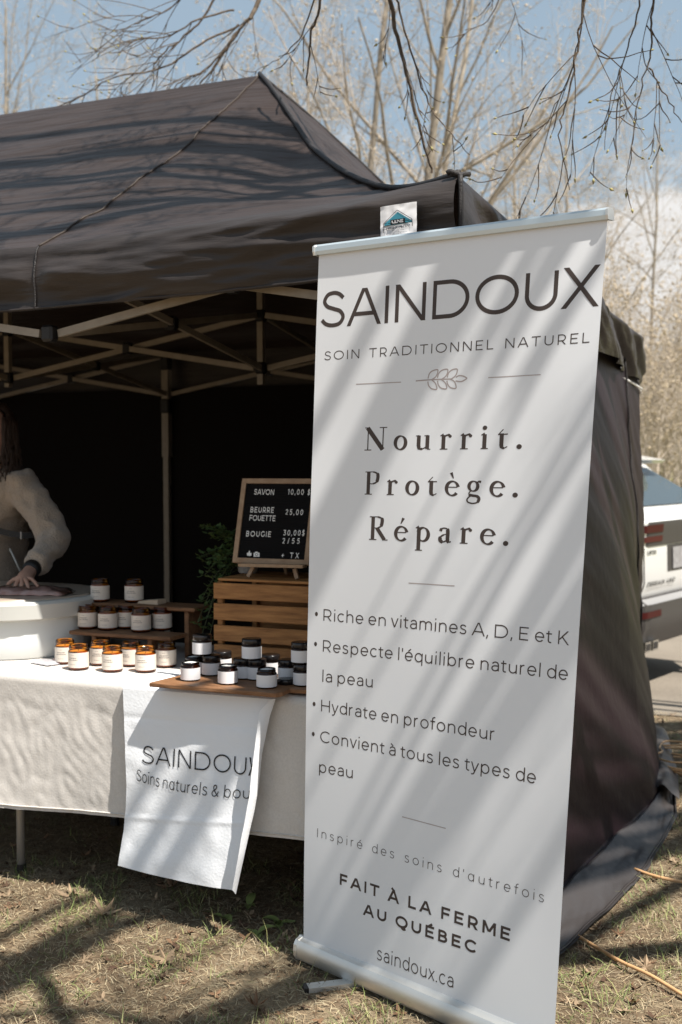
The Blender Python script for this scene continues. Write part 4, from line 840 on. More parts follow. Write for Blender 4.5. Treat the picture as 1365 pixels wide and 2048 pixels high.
# cutting board with cream jars
BZ = ZTAB+.022
def build_board():
    t = thing('cutting_board', 'dark wooden cutting board with a notched handle under the cream jars', 'cutting board', (TX, TY, 0), RZ)
    pts = [tz(298, 1365, BZ), tz(552, 1386.5, BZ), tz(566, 1384, BZ), tz(580, 1377, BZ)]
    poly = [tuple(p[:2]) for p in pts]; e = poly[-1]; poly += [(e[0]+.03, e[1]+.002), (e[0]+.16, e[1]+.004), (e[0]+.165, e[1]+.075), (e[0]+.04, e[1]+.085), (e[0]+.02, e[1]+.22), (poly[0][0]+.085, e[1]+.205), tuple(tz(360, 1350, BZ)[:2])]
    mb = MB(); mb.prism(poly, lambda x, y: (x, y, ZTAB+.008), lambda x, y: (x, y, BZ)); o = mb.build('board', M['board'], t)
    b = o.modifiers.new('bevel', 'BEVEL'); b.width = .003; b.segments = 2
build_board()
def make_cream(lidded):
    t = thing('cream_jar', 'x', 'cream jar', group='white labelled cream jars')
    mb = MB(); mb.lathe([(.004, .001), (.0285, 0), (.0308, .002), (.031, .005), (.031, .042), (.0295, .0455), (.0275, .047), (.0272, .0485), (.0285, .050), (.0285, .052), (.0272, .0535), (.0272, .058), (.0255, .058), (.025, .05)], n=32, cap1=False); mb.build('glass', M['darkamber'], t, smooth=True)
    mb = MB(); mb.lathe([(.01, .003), (.0285, .004), (.029, .04), (.0245, .047), (.0245, .0535), (.012, .0565), (.002, .0555)], n=26); mb.build('cream', M['cream'], t, smooth=True)
    mb = MB(); rl = .0314; mb.grid(lambda u, v: (rl*math.sin(-2+4*u), -rl*math.cos(-2+4*u), .0045+.0365*v), 32, 1); mb.build('label', M['wlabel'], t, smooth=True)
    if lidded:
        mb = MB(); mb.lathe([(.0300, .0465), (.0312, .0475), (.0312, .0625), (.0300, .0645), (.02, .0648), (.001, .0648)], n=40); mb.build('lid', M['lid'], t, smooth=True)
    return t
protos = {True: None, False: None}
def put_cream(px, py, z, lidded, label):
    if protos[lidded] is None: protos[lidded] = o = make_cream(lidded)
    else: o = copy_tree(protos[lidded])
    P = behind(px, py, z, .029); o.location = P; o.rotation_euler = (0, 0, RZ+R.uniform(-.25, .35)); o['label'] = label
JH = .066
for px, py, z, ld, lb in ((381.5, 1363.5, BZ, False, 'open cream jar showing white cream, front left corner of the cutting board'), (456.4, 1370.5, BZ, False, 'open cream jar at the front middle of the cutting board'), (534, 1378.5, BZ, False, 'open amber topped cream jar at the front right of the cutting board'),
    (389, 1351, BZ, False, 'open jar with amber rim right behind the front left jar'), (423, 1353, BZ, True, 'black lidded cream jar behind and between the two left front jars'), (445, 1344, BZ, True, 'black lidded cream jar set far back under the crate left end'), (487, 1360, BZ, True, 'black lidded cream jar just right of the front middle jar'), (514, 1362, BZ, True, 'black lidded cream jar half hidden behind the front right jar'), (541.5, 1352, BZ, True, 'black lidded cream jar set back against the crate middle'), (576, 1363, BZ, True, 'black lidded cream jar behind the loose black lid'), (607, 1374, BZ, True, 'black lidded cream jar on the board handle against the banner edge'),
    (405, 1312, BZ+JH, True, 'cream jar stacked on top at the left end of the board'), (504, 1321, BZ+JH, True, 'cream jar stacked on top in the middle before the crate'), (603, 1329, BZ+JH, True, 'cream jar stacked on top at the right beside the banner edge')):
    put_cream(px, py, z, ld, lb)
def loose_lid():
    t = thing('jar_lid', 'loose black jar lid lying flat on the cutting board', 'lid', behind(573, 1371, BZ, .03), RZ); mb = MB(); mb.lathe([(.029, 0), (.0312, .001), (.0312, .013), (.030, .015), (.02, .0154), (.001, .0154)], n=36); mb.build('lid', M['lid'], t, smooth=True)
    P = tz(619, 1345, BZ); t = thing('paper_bag', 'small folded kraft paper bag standing between the jars and the banner', 'paper bag', tw_loc((P[0]+.012, P[1]+.02, BZ)), RZ+.3); mb = MB(); mb.prism([(-.018, -.012), (.03, -.012), (.03, .012), (-.018, .012)], lambda x, y: (x, y, .001), lambda x, y: (x-.008, y*.15, .085)); mb.build('paper', M['kraft'], t)
loose_lid()
def build_cooler():
    t = thing('cooler', 'white plastic cooler with a thick grey rim standing at the left end of the table', 'cooler', (TX, TY, 0), RZ)
    def plan(xr, yf, yb, r, xl=-2.30):                     # rounded rectangle, ccw from the front right corner
        o = []
        for cx_, cy_, a in ((xr-r, yf+r, -90), (xr-r, yb-r, 0), (xl+r, yb-r, 90), (xl+r, yf+r, 180)):
            o += [(cx_+r*math.cos(math.radians(a+9*k)), cy_+r*math.sin(math.radians(a+9*k))) for k in range(11)]
        return o
    def loft(name, rings, m, cap=True):
        mb = MB(); n = len(rings[0][0]); vs = [(x, y, z) for p, z in rings for x, y in p]
        fs = [(k*n+i, k*n+(i+1) % n, (k+1)*n+(i+1) % n, (k+1)*n+i) for k in range(len(rings)-1) for i in range(n)]
        if cap: fs += [tuple(range(n-1, -1, -1)), tuple((len(rings)-1)*n+i for i in range(n))]
        mb.add(vs, fs); return mb.build(name, m, t, auto=40)
    X_R = -1.545; pl_ = lambda g, r=.335: plan(X_R-g, .045+g, .735-g, r-g*.5, -2.4); ZL = .946
    loft('body', [(pl_(.045), ZTAB+.001), (pl_(.036), ZTAB+.012), (pl_(.03), .80), (pl_(.028), .85), (pl_(.03), .879)], M['cooler'])
    loft('rim', [(pl_(.012), .8795), (pl_(.002), .885), (pl_(0), ZL-.01), (pl_(.008), ZL)], M['coolerlid'])
    loft('lid', [(pl_(.034), ZL+.0002), (pl_(.037), ZL+.006)], M['cooltop'])
    # vacuum packed meat on the lid
    a = tz(62, 1187, .957); p = thing('meat_pack', 'pink vacuum packed meat lying on the cooler lid under the hand', 'packed meat', tw_loc((a[0]-.03, a[1]+.02, ZL+.0065)), RZ+.35)
    def pk(u, v, s): x = (u-.5)*.30; y = (v-.5)*.13; e = max(0, (1-(2*u-1)**4)*(1-(2*v-1)**4)); return (x, y, .002+s*(.030*e**.6*(.75+.5*nz3(u*6, v*3, 2)))+.006*nz3(u*9, v*5, 8)*(1-e)*s)
    mb = MB(); mb.grid(lambda u, v: pk(u, v, 1), 40, 20); mb.grid(lambda u, v: pk(u, v, 0), 10, 6, flip=True); mb.build('meat', M['meat'], p, smooth=True)
    mb = MB(); mb.grid(lambda u, v: tuple(np.array(pk(u, v, 1))*np.array([1.08, 1.1, 1])+np.array([0, 0, .0018+.003*max(0, nz3(u*14, v*9, 1))])), 50, 24); mb.build('film', glass('clear_film', (.93, .92, .92), .12), p, smooth=True)
    a = tz(80, 1330, ZTAB); p = thing('sealed_pouch', 'flat clear pouch with pink contents lying on the cloth before the cooler', 'pouch', tw_loc((a[0]+.01, a[1]+.03, ZTAB+.002)), RZ-.3)
    mb = MB(); mb.grid(lambda u, v: ((u-.5)*.11, (v-.5)*.075, .002+.010*(1-(2*u-1)**2)*(1-(2*v-1)**2)+.004*max(0, nz3(u*7, v*5, 3))), 20, 14); mb.build('film', mat('grey_film', (.42, .40, .42), .2, .6), p, smooth=True)
    mb = MB(); mb.grid(lambda u, v: (.02+(u-.5)*.07, .03+(v-.5)*.04, .004+.014*(1-(2*u-1)**2)*(1-(2*v-1)**2)), 12, 8); mb.build('meat', M['meat'], p, smooth=True)
build_cooler()

# ------------------------------------------------------------------ the seller behind the table
def skin_mesh(name, verts, edges, rad, m, parent, sub=2, root=0, noise_=0, nscale=10):
    me = bpy.data.meshes.new(name); me.from_pydata([tuple(v) for v in verts], edges, []); o = bpy.data.objects.new(name, me); COL.objects.link(o)
    o.modifiers.new('skin', 'SKIN'); s = o.modifiers.new('sub', 'SUBSURF'); s.levels = sub; s.render_levels = sub
    for i, r in enumerate(rad):
        d = me.skin_vertices[0].data[i]; d.radius = r if hasattr(r, '__len__') else (r, r); d.use_root = (i == root)
    dg = bpy.context.evaluated_depsgraph_get(); ev = o.evaluated_get(dg); nm = bpy.data.meshes.new_from_object(ev); bpy.data.objects.remove(o)
    nm.polygons.foreach_set('use_smooth', [True]*len(nm.polygons)); nm.materials.clear(); nm.materials.append(m)
    if noise_:
        for v in nm.vertices: c = v.co; k = noise_*(.8*mnoise.noise(c*nscale)+1.3*(.25-abs(mnoise.noise(Vector((c.x*nscale*.9, c.y*nscale*.9, c.z*nscale*1.9+c.x*nscale)))))+.35*mnoise.noise(c*nscale*3)); v.co = c+v.normal*k
    q = bpy.data.objects.new(name, nm); COL.objects.link(q); q.parent = parent; return q
def build_person():
    t = thing('person', 'person in a cream fleece jacket with a black strap, one hand resting on packed meat', 'person', (TX, TY, 0), RZ)
    J = lambda x, y, d: Vector(on_d(x, y, d))
    pel, bel, che, nec = J(-18, 1215, .90), J(-18, 1120, .90), J(-18, 1010, .91), J(-18, 938, .89)
    hb, hc, ht = J(-17, 900, .87), J(-17, 860, .85), J(-17, 812, .87)
    ls, le, lw, lp = J(48, 972, .88), J(112, 1082, .74), J(62, 1140, .50), J(50, 1157, .42)
    rs, re, rw, rp = J(-128, 972, .90), J(-195, 1090, .80), J(-150, 1150, .56), J(-140, 1165, .46)
    lh, rh = pel+Vector((.09, 0, -.06)), pel+Vector((-.09, 0, -.06)); lk, rk = lh+Vector((.01, -.02, -.40)), rh+Vector((-.01, -.02, -.40)); la, ra = Vector((lk.x, lk.y+.03, .09)), Vector((rk.x, rk.y+.03, .09)); lt, rt = la+Vector((.02, -.13, -.06)), ra+Vector((-.02, -.13, -.06))
    V = [pel, bel, che, nec, hb, hc, ht, ls, le, lw, lp, rs, re, rw, rp, lh, lk, la, lt, rh, rk, ra, rt]
    E_ = [(0, 1), (1, 2), (2, 3), (3, 4), (4, 5), (5, 6), (2, 7), (7, 8), (8, 9), (9, 10), (2, 11), (11, 12), (12, 13), (13, 14), (0, 15), (15, 16), (16, 17), (17, 18), (0, 19), (19, 20), (20, 21), (21, 22)]
    rad = [(.14, .10), (.125, .09), (.13, .10), .05, .058, .085, .06, .055, .042, .026, (.036, .018), .055, .042, .026, (.036, .018), .08, .055, .038, .035, .08, .055, .038, .035]
    tips = [((12, 1176), .40, .0085), ((28, 1181), .33, .0080), ((43, 1182), .32, .0082), ((58, 1180), .33, .0078), ((77, 1174), .36, .0068)]
    for (x, y), d, r in tips:                              # thumb and four fingers of the near hand, bent at the knuckles
        tip = J(x, y, d); kn = lp*.45+tip*.55+Vector((0, -.004, .016)); mid = lp*.2+tip*.8+Vector((0, -.002, .011)); i = len(V)
        V += [kn, mid, tip]; E_ += [(10, i), (i, i+1), (i+1, i+2)]; rad += [r*1.15, r, r*.82]
    for k in range(5):                                     # the far hand, out of the picture
        a = (k-2)*.35; b = rp+Vector((math.sin(a)*.05, -.04*math.cos(a), -.005)); c = b+Vector((math.sin(a)*.03, -.03*math.cos(a), -.015)); i = len(V); V += [b, c]; E_ += [(14, i), (i, i+1)]; rad += [.009, .007]
    body = skin_mesh('body', V, E_, rad, M['skin'], t, 2)
    # face: eyes, brows, mouth, nose, ears
    fd = Vector((.0, -1, -.25)).normalized(); side = Vector((1, 0, 0)); upv = side.cross(fd)*-1
    upv = upv if upv.z > 0 else -upv
    for s in (-1, 1):
        mb = MB(); mb.lathe([(.001, -.011), (.008, -.008), (.0115, 0), (.008, .008), (.001, .011)], hc+fd*.079+side*s*.032+upv*.006, 12); ey = mb.build('eye', M['letter'], t, smooth=True); mb = MB(); mb.lathe([(.001, -.006), (.0052, -.003), (.006, 0), (.0052, .003), (.001, .006)], hc+fd*.0865+side*s*.032+upv*.005, 10); mb.build('iris', M['hair'], ey, smooth=True)
        mb = MB(); mb.tube([hc+side*s*.078+upv*.02, hc+side*s*.082-fd*.012, hc+side*s*.078-upv*.028], [.008, .011, .007], 8); mb.build('ear', M['skin'], t, smooth=True)
    mb = MB(); mb.tube([hc+fd*.082+upv*.008, hc+fd*.098-upv*.018, hc+fd*.09-upv*.03], [.007, .012, .009], 8); mb.build('nose', M['skin'], t, smooth=True)
    mb = MB(); mb.tube([hc+fd*.074-upv*.052-side*.022, hc+fd*.084-upv*.05, hc+fd*.074-upv*.052+side*.022], [.003, .006, .003], 8); mb.build('mouth', mat('lips', (.42, .17, .14), .5), t, smooth=True)
    # jacket: body, collar and sleeves with gathered cuffs
    cu = lw+(le-lw)*.06; cb = lw+(le-lw)*.24; cu2 = rw+(re-rw)*.06
    Vj = [pel+Vector((0, 0, -.04)), bel, che, nec+Vector((0, .01, -.035)), nec+Vector((0, .005, .015)), ls+Vector((-.005, 0, .0)), ls*.45+le*.55+Vector((.012, 0, 0)), le, cb, cu, rs, re, cu2, bel*.5+che*.5]
    Ej = [(0, 1), (1, 13), (13, 2), (2, 3), (3, 4), (2, 5), (5, 6), (6, 7), (7, 8), (8, 9), (2, 10), (10, 11), (11, 12)]
    rj = [(.225, .155), (.205, .145), (.18, .135), .09, .072, .085, .072, .070, .054, .044, .085, .068, .045, (.19, .14)]
    skin_mesh('jacket', Vj, Ej, rj, M['fleece'], t, 3, 0, .016, 11)
    mb = MB(); ax = (le-lw).normalized(); mb.tube([lw-ax*.012, lw+ax*.022], [.034, .036], 16); mb.build('black_cuff', M['strap'], t, smooth=True)
    mb = MB(); mb.tube([J(20, 1097, .745), J(41, 1142, .74)], .004, 6); mb.build('pocket_zip', M['coolerlid'], t, smooth=True)
    # strap across the front with its buckle
    mb = MB(); pts = [J(-110, 1040, .78), J(-60, 1050, .757), J(-20, 1058, .727), J(20, 1067, .722), J(48, 1071, .735), J(74, 1069, .775), J(92, 1060, .86)]
    vs = []
    for p in pts: vs += [p+Vector((0, 0, .013)), p-Vector((0, 0, .013))]
    mb.add(vs, [(2*i, 2*i+1, 2*i+3, 2*i+2) for i in range(len(pts)-1)]); st = mb.build('strap', M['strap'], t, solid=.004)
    b = J(43, 1071, .729); mb = MB(); mb.box(b, (.006, .006, .032)); mb.build('buckle', M['tableleg'], st)
    skin_mesh('trousers', [pel+Vector((0, 0, -.02)), lh, lk, la+Vector((0, 0, .03)), rh, rk, ra+Vector((0, 0, .03))], [(0, 1), (1, 2), (2, 3), (0, 4), (4, 5), (5, 6)], [(.17, .12), .10, .075, .06, .10, .075, .06], M['jean'], t, 2)
    # long wavy hair: cap and strands
    mb = MB(); rr = random.Random(8)
    hp = [(.004, .128), (.06, .114), (.088, .07), (.098, .02), (.098, -.03), (.092, -.09)]
    def cap(u, v):                                         # open at the face below the hairline
        i = min(int(v*5), 4); f = v*5-i; r = hp[i][0]*(1-f)+hp[i+1][0]*f; z = hp[i][1]*(1-f)+hp[i+1][1]*f; op = math.pi*min(1, max(0, (v-.22)/.12))*.42; a = -math.pi/2+op+(2*math.pi-2*op)*u
        return hc+Vector((math.cos(a)*r, .012+math.sin(a)*r, z))
    mb.grid(cap, 40, 16)
    for k in range(170):
        a = rr.uniform(-.55, math.pi+.55); r0 = rr.uniform(.085, .098); p0 = hc+Vector((math.cos(a)*r0, .02+math.sin(a)*r0, rr.uniform(0, .06))); L = rr.uniform(.2, .34); ph = rr.uniform(0, 6); pts = []
        for i in range(9): f = i/8; w_ = .010*math.sin(f*9+ph)*f; pts.append(p0+Vector((math.cos(a)*(.012+w_)*min(f*2, 1)+w_, math.sin(a)*.012*min(f*2, 1)-.03*f*(1 if abs(math.cos(a)) > .6 else 0)+w_, -L*f)))
        mb.tube(pts, [.006*(1-.7*i/8) for i in range(9)], 4)
    mb.build('hair', M['hair'], t, smooth=True)
build_person()

# ------------------------------------------------------------------ trees
def seg_mesh(name, segs, n, m, parent):
    S = np.array(segs, float); p0, p1, r0, r1 = S[:, 0:3], S[:, 3:6], S[:, 6], S[:, 7]
    d = p1-p0; d /= np.maximum(np.linalg.norm(d, axis=1), 1e-9)[:, None]
    a = np.where(np.abs(d[:, 2:3]) < .9, np.array([[0, 0, 1.]]), np.array([[1., 0, 0]])); x = np.cross(d, a); x /= np.linalg.norm(x, axis=1)[:, None]; y = np.cross(d, x)
    ang = np.arange(n)*2*np.pi/n; c, s = np.cos(ang), np.sin(ang)
    ring = x[:, None, :]*c[None, :, None]+y[:, None, :]*s[None, :, None]
    V = np.concatenate([p0[:, None, :]+ring*r0[:, None, None], p1[:, None, :]+ring*r1[:, None, None]], 1).reshape(-1, 3)
    j = np.arange(n); q = np.stack([j, (j+1) % n, (j+1) % n+n, j+n], 1); Fq = (np.arange(len(S))[:, None, None]*2*n+q[None]).reshape(-1, 4)
    return np_mesh(name, V, Fq, m, parent, smooth=True)
def bud_mesh(name, P, D, size, m, parent, seed):
    rg = np.random.default_rng(seed); P = np.array(P); D = np.array(D); n = len(P); s = size*rg.uniform(.5, 1.4, n)[:, None]
    a = np.cross(D, rg.normal(size=(n, 3))); a /= np.maximum(np.linalg.norm(a, axis=1), 1e-6)[:, None]; b = np.cross(D, a)
    V = np.stack([P, P+D*s*.5+a*s*.3, P+D*s*.5-a*s*.15+b*s*.26, P+D*s*.5-a*s*.15-b*s*.26, P+D*s*1.2], 1).reshape(-1, 3)
    q = np.array([[0, 2, 1], [0, 3, 2], [0, 1, 3], [4, 1, 2], [4, 2, 3], [4, 3, 1]]); Fq = (np.arange(n)[:, None, None]*5+q[None]).reshape(-1, 3)
    return np_mesh(name, V, Fq, m, parent)
def nrm(v): return v/max(np.linalg.norm(v), 1e-9)
class Tree:
    def __init__(s, seed): s.rg = np.random.default_rng(seed); s.thick = []; s.thin = []; s.bp = []; s.bd = []
    def poly(s, pts, r0, r1, thr=.012):
        k = len(pts)-1
        for i in range(k):
            a = r0+(r1-r0)*i/k; b = r0+(r1-r0)*(i+1)/k; (s.thick if a > thr else s.thin).append([*pts[i], *pts[i+1], a, b*1.0])
    def walk(s, p, d, L, n, wob, up):
        pts = [np.array(p, float)]; d = nrm(np.array(d, float))
        for i in range(n): d = nrm(d+s.rg.normal(size=3)*wob+np.array([0, 0, up])); pts.append(pts[-1]+d*L/n)
        return pts
    def grow(s, p, d, L, r, lv, spec):
        n, wob, up, kids, kl, kang = spec[lv]; pts = s.walk(p, d, L*s.rg.uniform(.8, 1.2), n, wob, up); r1 = r*.35 if lv < len(spec)-1 else r*.5
        s.poly(pts, r, r1)
        if lv == len(spec)-1 or s.rg.random() < .3: s.bp.append(pts[-1]); s.bd.append(nrm(pts[-1]-pts[-2]))
        if lv+1 < len(spec):
            for _ in range(kids):
                f = s.rg.uniform(.25 if lv == 0 else .12, 1.0); i = min(int(f*n), n-1); q = pts[i]+(pts[i+1]-pts[i])*(f*n-i); t = nrm(pts[i+1]-pts[i])
                a = nrm(np.cross(t, s.rg.normal(size=3))); ang = s.rg.normal(kang, .2); dd = t*math.cos(ang)+a*math.sin(ang)
                s.grow(q, dd, L*kl*(1.15-.5*f), max((r+(r1-r)*f)*.53, .0027), lv+1, spec)
    def build(s, t, mt, mw, mb, bs, seed, n=6):
        if s.thick: seg_mesh('trunk', s.thick, n, mt, t)
        seg_mesh('twigs', s.thin, 3, mw, t)
        if s.bp: bud_mesh('buds', s.bp, s.bd, bs, mb, t, seed)
SPEC = [(10, .045, .035, 11, .44, .6), (7, .08, .03, 7, .44, .65), (5, .11, .03, 5, .48, .7), (3, .14, .02, 3, .55, .7), (2, .2, .02, 0, 0, 0)]
def bare_tree(seed, stems, h, r, spread, lean=(0, 0), spec=SPEC, base=.25):
    T = Tree(seed)
    for k in range(stems):
        a = 2*math.pi*k/stems+T.rg.uniform(-.4, .4); d = np.array([math.cos(a)*spread+lean[0], math.sin(a)*spread+lean[1], 1.0]); T.grow((math.cos(a)*base, math.sin(a)*base, -.1), d, h*T.rg.uniform(.8, 1.1), r*T.rg.uniform(.7, 1.1), 0, spec)
    return T
def background_trees():
    rr = random.Random(5)
    def put(proto, px, Y, label, rz, sc, group='bare trees behind the tent'):
        o = proto['o'] if not proto.get('u') else copy_tree(proto['o']); proto['u'] = 1
        P = on_Y(px, 926, Y); o.location = (P[0], Y, ground_h(P[0], Y)); o.rotation_euler = (0, 0, rz); o.scale = (sc,)*3; tag(o, label, 'tree', group)
    def mk(T, mt, mw, mb, bs, seed): t = thing('bare_tree', 'x', 'tree'); T.build(t, mt, mw, mb, bs, seed); return {'o': t}
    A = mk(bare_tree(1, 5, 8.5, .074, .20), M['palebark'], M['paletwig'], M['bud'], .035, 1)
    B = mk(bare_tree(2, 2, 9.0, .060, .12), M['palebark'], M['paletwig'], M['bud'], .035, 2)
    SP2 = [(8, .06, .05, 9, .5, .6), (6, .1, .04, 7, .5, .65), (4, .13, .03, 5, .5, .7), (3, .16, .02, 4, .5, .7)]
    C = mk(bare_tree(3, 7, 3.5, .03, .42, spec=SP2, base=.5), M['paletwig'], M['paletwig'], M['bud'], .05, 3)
    put(A, 716, 15, 'pale multi stemmed bare tree rising behind the tent peak', .6, 1.0)
    put(B, 35, 20, 'thin pale bare tree at the far left above the tent roof', 1.1, 1.0)
    put(B, 180, 26, 'faint distant bare tree left of the tent peak', 2.9, 1.1)
    put(B, 640, 22, 'slim bare tree right behind the tent peak, left of the multi stemmed tree', .2, .95)
    put(B, 1010, 21, 'bare tree with spreading limbs behind the banner top', 3.4, .85)
    put(B, 1140, 19, 'bare tree with budding twigs rising over the banner right corner', 4.6, .8)
    put(B, 1330, 24, 'tall bare tree at the right edge behind the parked car', 5.3, .9)
    put(A, 420, 28, 'distant bare tree behind the left half of the tent roof', 1.9, 1.0)
    for px, Y, rz, sc, lb in ((1255, 17, 0, 1.0, 'dense tan thicket shrub just right of the tent back corner'), (1345, 18.5, 1.3, 1.05, 'dense tan thicket shrub at the right picture edge above the car'), (1180, 22, 2.2, 1.2, 'twiggy shrub tree showing beside the banner right edge'), (1300, 25, 3.9, 1.35, 'tall twiggy shrub far behind the car roof'), (1080, 24, 5, 1.25, 'twiggy shrub far behind the banner'), (1420, 22, 2.7, 1.3, 'twiggy shrub partly cut by the right picture edge'), (950, 26, 4.1, 1.2, 'twiggy far shrub right of the tent corner'), (1365, 29, .5, 1.6, 'hazy far shrub at the right horizon')):
        put(C, px, Y, lb, rz, sc, 'dense bare shrubs beyond the lane')
    # the wood on the far side of the field
    P = []; D = []; rg = np.random.default_rng(9); segs = []
    for k in range(2600):
        a = rg.uniform(-.75, .75); Y = rg.uniform(46, 75); x = math.tan(a)*Y; h = rg.uniform(3, 8); lx = rg.normal(0, .6); p0 = [x, Y, -.3]; p1 = [x+lx, Y, h*.5]; p2 = [x+lx*2+rg.normal(0, .4), Y, h]
        segs += [[*p0, *p1, .05, .035], [*p1, *p2, .035, .01]]
        for j in range(5): q = np.array(p1)*(1-j/5)+np.array(p2)*j/5; e = q+rg.normal(size=3)*[.9, .3, .5]+[0, 0, .8]; segs.append([*q, *e, .025, .008])
    o = seg_mesh('far_wood', segs, 3, M['paletwig'], None); tag(o, 'hazy line of bare brown woodland on the horizon', 'woodland', kind='stuff')
background_trees()
def overhanging_tree():
    """the bare maple beside the tent: its trunk stands right of the picture, its boughs reach over the stall and shade it"""
    t = thing('bare_tree', 'bare tree whose dark twiggy boughs hang into the top of the picture', 'tree'); T = Tree(77); rg = T.rg
    B0 = np.array([5.3, 4.3, 0.]); sun = np.array(SUN); crown = np.array([5.1, 4.0, 4.6])
    T.poly([B0, B0+[0, 0, 1.5], B0+[-.05, -.1, 3.2], crown, crown+[.1, .2, 2.5], crown+[-.1, .4, 5]], .22, .10)
    SB_ = [(5, .10, -.01, 5, .5, .7), (4, .14, -.01, 4, .5, .7), (3, .18, -.02, 0, 0, 0)]
    def bough(pts, r0, r1, twigs=8, tl=.8, tr=.006, spec=SB_, wander=.010, ka=.65):
        P = [np.array(p, float) for p in pts]; o = []
        for i in range(len(P)-1):                          # Catmull-Rom with a slight wander
            a, b, c, d = P[max(i-1, 0)], P[i], P[i+1], P[min(i+2, len(P)-1)]
            for k in range(5): q = k/5; o.append(.5*(2*b+(c-a)*q+(2*a-5*b+4*c-d)*q*q+(3*b-a-3*c+d)*q**3)+rg.normal(size=3)*wander)
        o.append(P[-1]); T.poly(o, r0, r1)
        for _ in range(twigs):
            i = rg.integers(int(len(o)*.3), len(o)-1); d = nrm(o[i+1]-o[i]); a = nrm(np.cross(d, rg.normal(size=3))); T.grow(o[i], d*.85+a*ka, tl*rg.uniform(.5, 1.2), tr, 0, spec)
    nb = np.array([math.sin(.68), math.cos(.68), 0])
    # boughs that shade the banner: each crosses the sun's path to it, running from the crown towards the camera
    for (px, py), L, r, end in (((714, 700), 4.4, .030, 1), ((812, 700), 4.6, .040, 1), ((858, 700), 4.4, .046, 1), ((898, 680), 4.5, .030, 1), ((1032, 700), 3.6, .007, 1), ((1100, 700), 3.8, .012, 1), ((844, 1400), 4.8, .014, 1), ((948, 1400), 4.6, .040, 1), ((990, 1350), 4.8, .026, 1), ((1045, 1800), 4.6, .030, 1),
                             ((985, 520), 4.2, .032, 0), ((1040, 545), 4.0, .036, 0), ((1100, 540), 4.3, .040, 0), ((1165, 560), 4.1, .034, 0), ((1130, 1290), 4.4, .030, 0), ((640, 1830), 5.0, .016, 1), ((735, 1760), 5.2, .014, 1)):
        C = np.array(ban(*ban_px(px, py)))+sun*L; e = rg.uniform(-.12, .12, 3)
        tail = [C-nb*.5+e*.3, C-nb*1.5+[0, -.2, -.1]+e] if end else [C-nb*.03]
        bough([crown+[0, 0, rg.uniform(-.2, 1.5)], C+nb*1.3+[.25, 0, .2], C+nb*.35, C]+tail, r*1.25, r*(.8 if end else .5), 2 if end else 0, .4, .004)
    # boughs over the roof: shadows run along the tent
    for t0, d0, L, r, ln in ((1.2, .40, 3.2, .034, 3.2), (1.0, .62, 3.4, .030, 3.4), (1.6, .95, 3.0, .060, 3.0), (1.9, 1.25, 3.4, .036, 3.0), (2.6, .35, 3.2, .040, 2.6), (.7, 1.1, 2.4, .016, 2.0), (2.2, .75, 2.0, .014, 2.4), (1.3, .5, 2.2, .012, 2.0), (.6, .75, 3.0, .040, 2.2)):
        C = to_w(-t0, d0, roof_z(t0, d0))+sun*L; ax = np.array([-EXV[0], -EXV[1], .04]); k = rg.uniform(-.2, .2, 3)*.5
        bough([crown+[0, 0, rg.uniform(0, 1.5)], C-ax*1.6+[0, 0, .1], C-ax*.6+k, C, C+ax*ln*.5-k, C+ax*ln+[0, 0, -.15]], r*1.6, r*.5, 12, .55, .0045)
    # boughs over the lawn in front of the table, side wall and lane
    for X, Y, L, r, dx, dy in ((-.95, 3.25, 4.6, .03, -1, .45), (-.75, 2.95, 5.2, .022, -1, -.25), (1.1, 3.35, 4.6, .06, -.9, -.2), (1.35, 4.2, 4.2, .05, -.9, -.1), (.95, 2.85, 5.2, .035, -.9, -.5), (2.2, 6.6, 4.5, .05, -1, .6), (2.4, 7.4, 5, .05, -1, .8), (1.6, 5.2, 4.0, .07, -1, .1)):
        C = np.array([X, Y, 0.])+sun*L; v = nrm(np.array([dx, dy, .05])); bough([crown+[0, 0, rg.uniform(0, 1)], C-v*.8, C, C+v*1.2], r*1.5, r*.6, 3, .6, .006)
    # boughs and shoots seen at the top of the picture
    def shoot(pp, r0, r1, tw, tl=.35, tr=.0035):           # (photo x, y, distance) along the shoot
        P = [on_Y(x, y, Y) for x, y, Y in pp]; bough(P, r0*.72, r1*.8, (tw+1)//2, tl, tr*.62, [(7, .06, -.05, 3, .45, .5), (5, .09, .10, 0, 0, 0)], .003, .42)
    shoot([(800, -420, 4.7), (778, -150, 4.5), (783, 0, 4.5), (800, 90, 4.5), (822, 180, 4.5), (845, 280, 4.5), (864, 346, 4.5)], .017, .006, 7, .3)
    shoot([(790, -10, 4.5), (812, 60, 4.4), (840, 160, 4.4), (872, 230, 4.35), (905, 270, 4.3), (940, 310, 4.3)], .007, .002, 6)
    shoot([(690, -300, 4.6), (655, -100, 4.6), (642, 0, 4.6), (625, 60, 4.6), (618, 120, 4.6), (614, 172, 4.6)], .011, .0045, 4, .3)
    shoot([(640, -30, 4.7), (610, 55, 4.9), (575, 105, 5.2), (545, 125, 5.6), (515, 150, 5.9)], .006, .002, 4, .3)
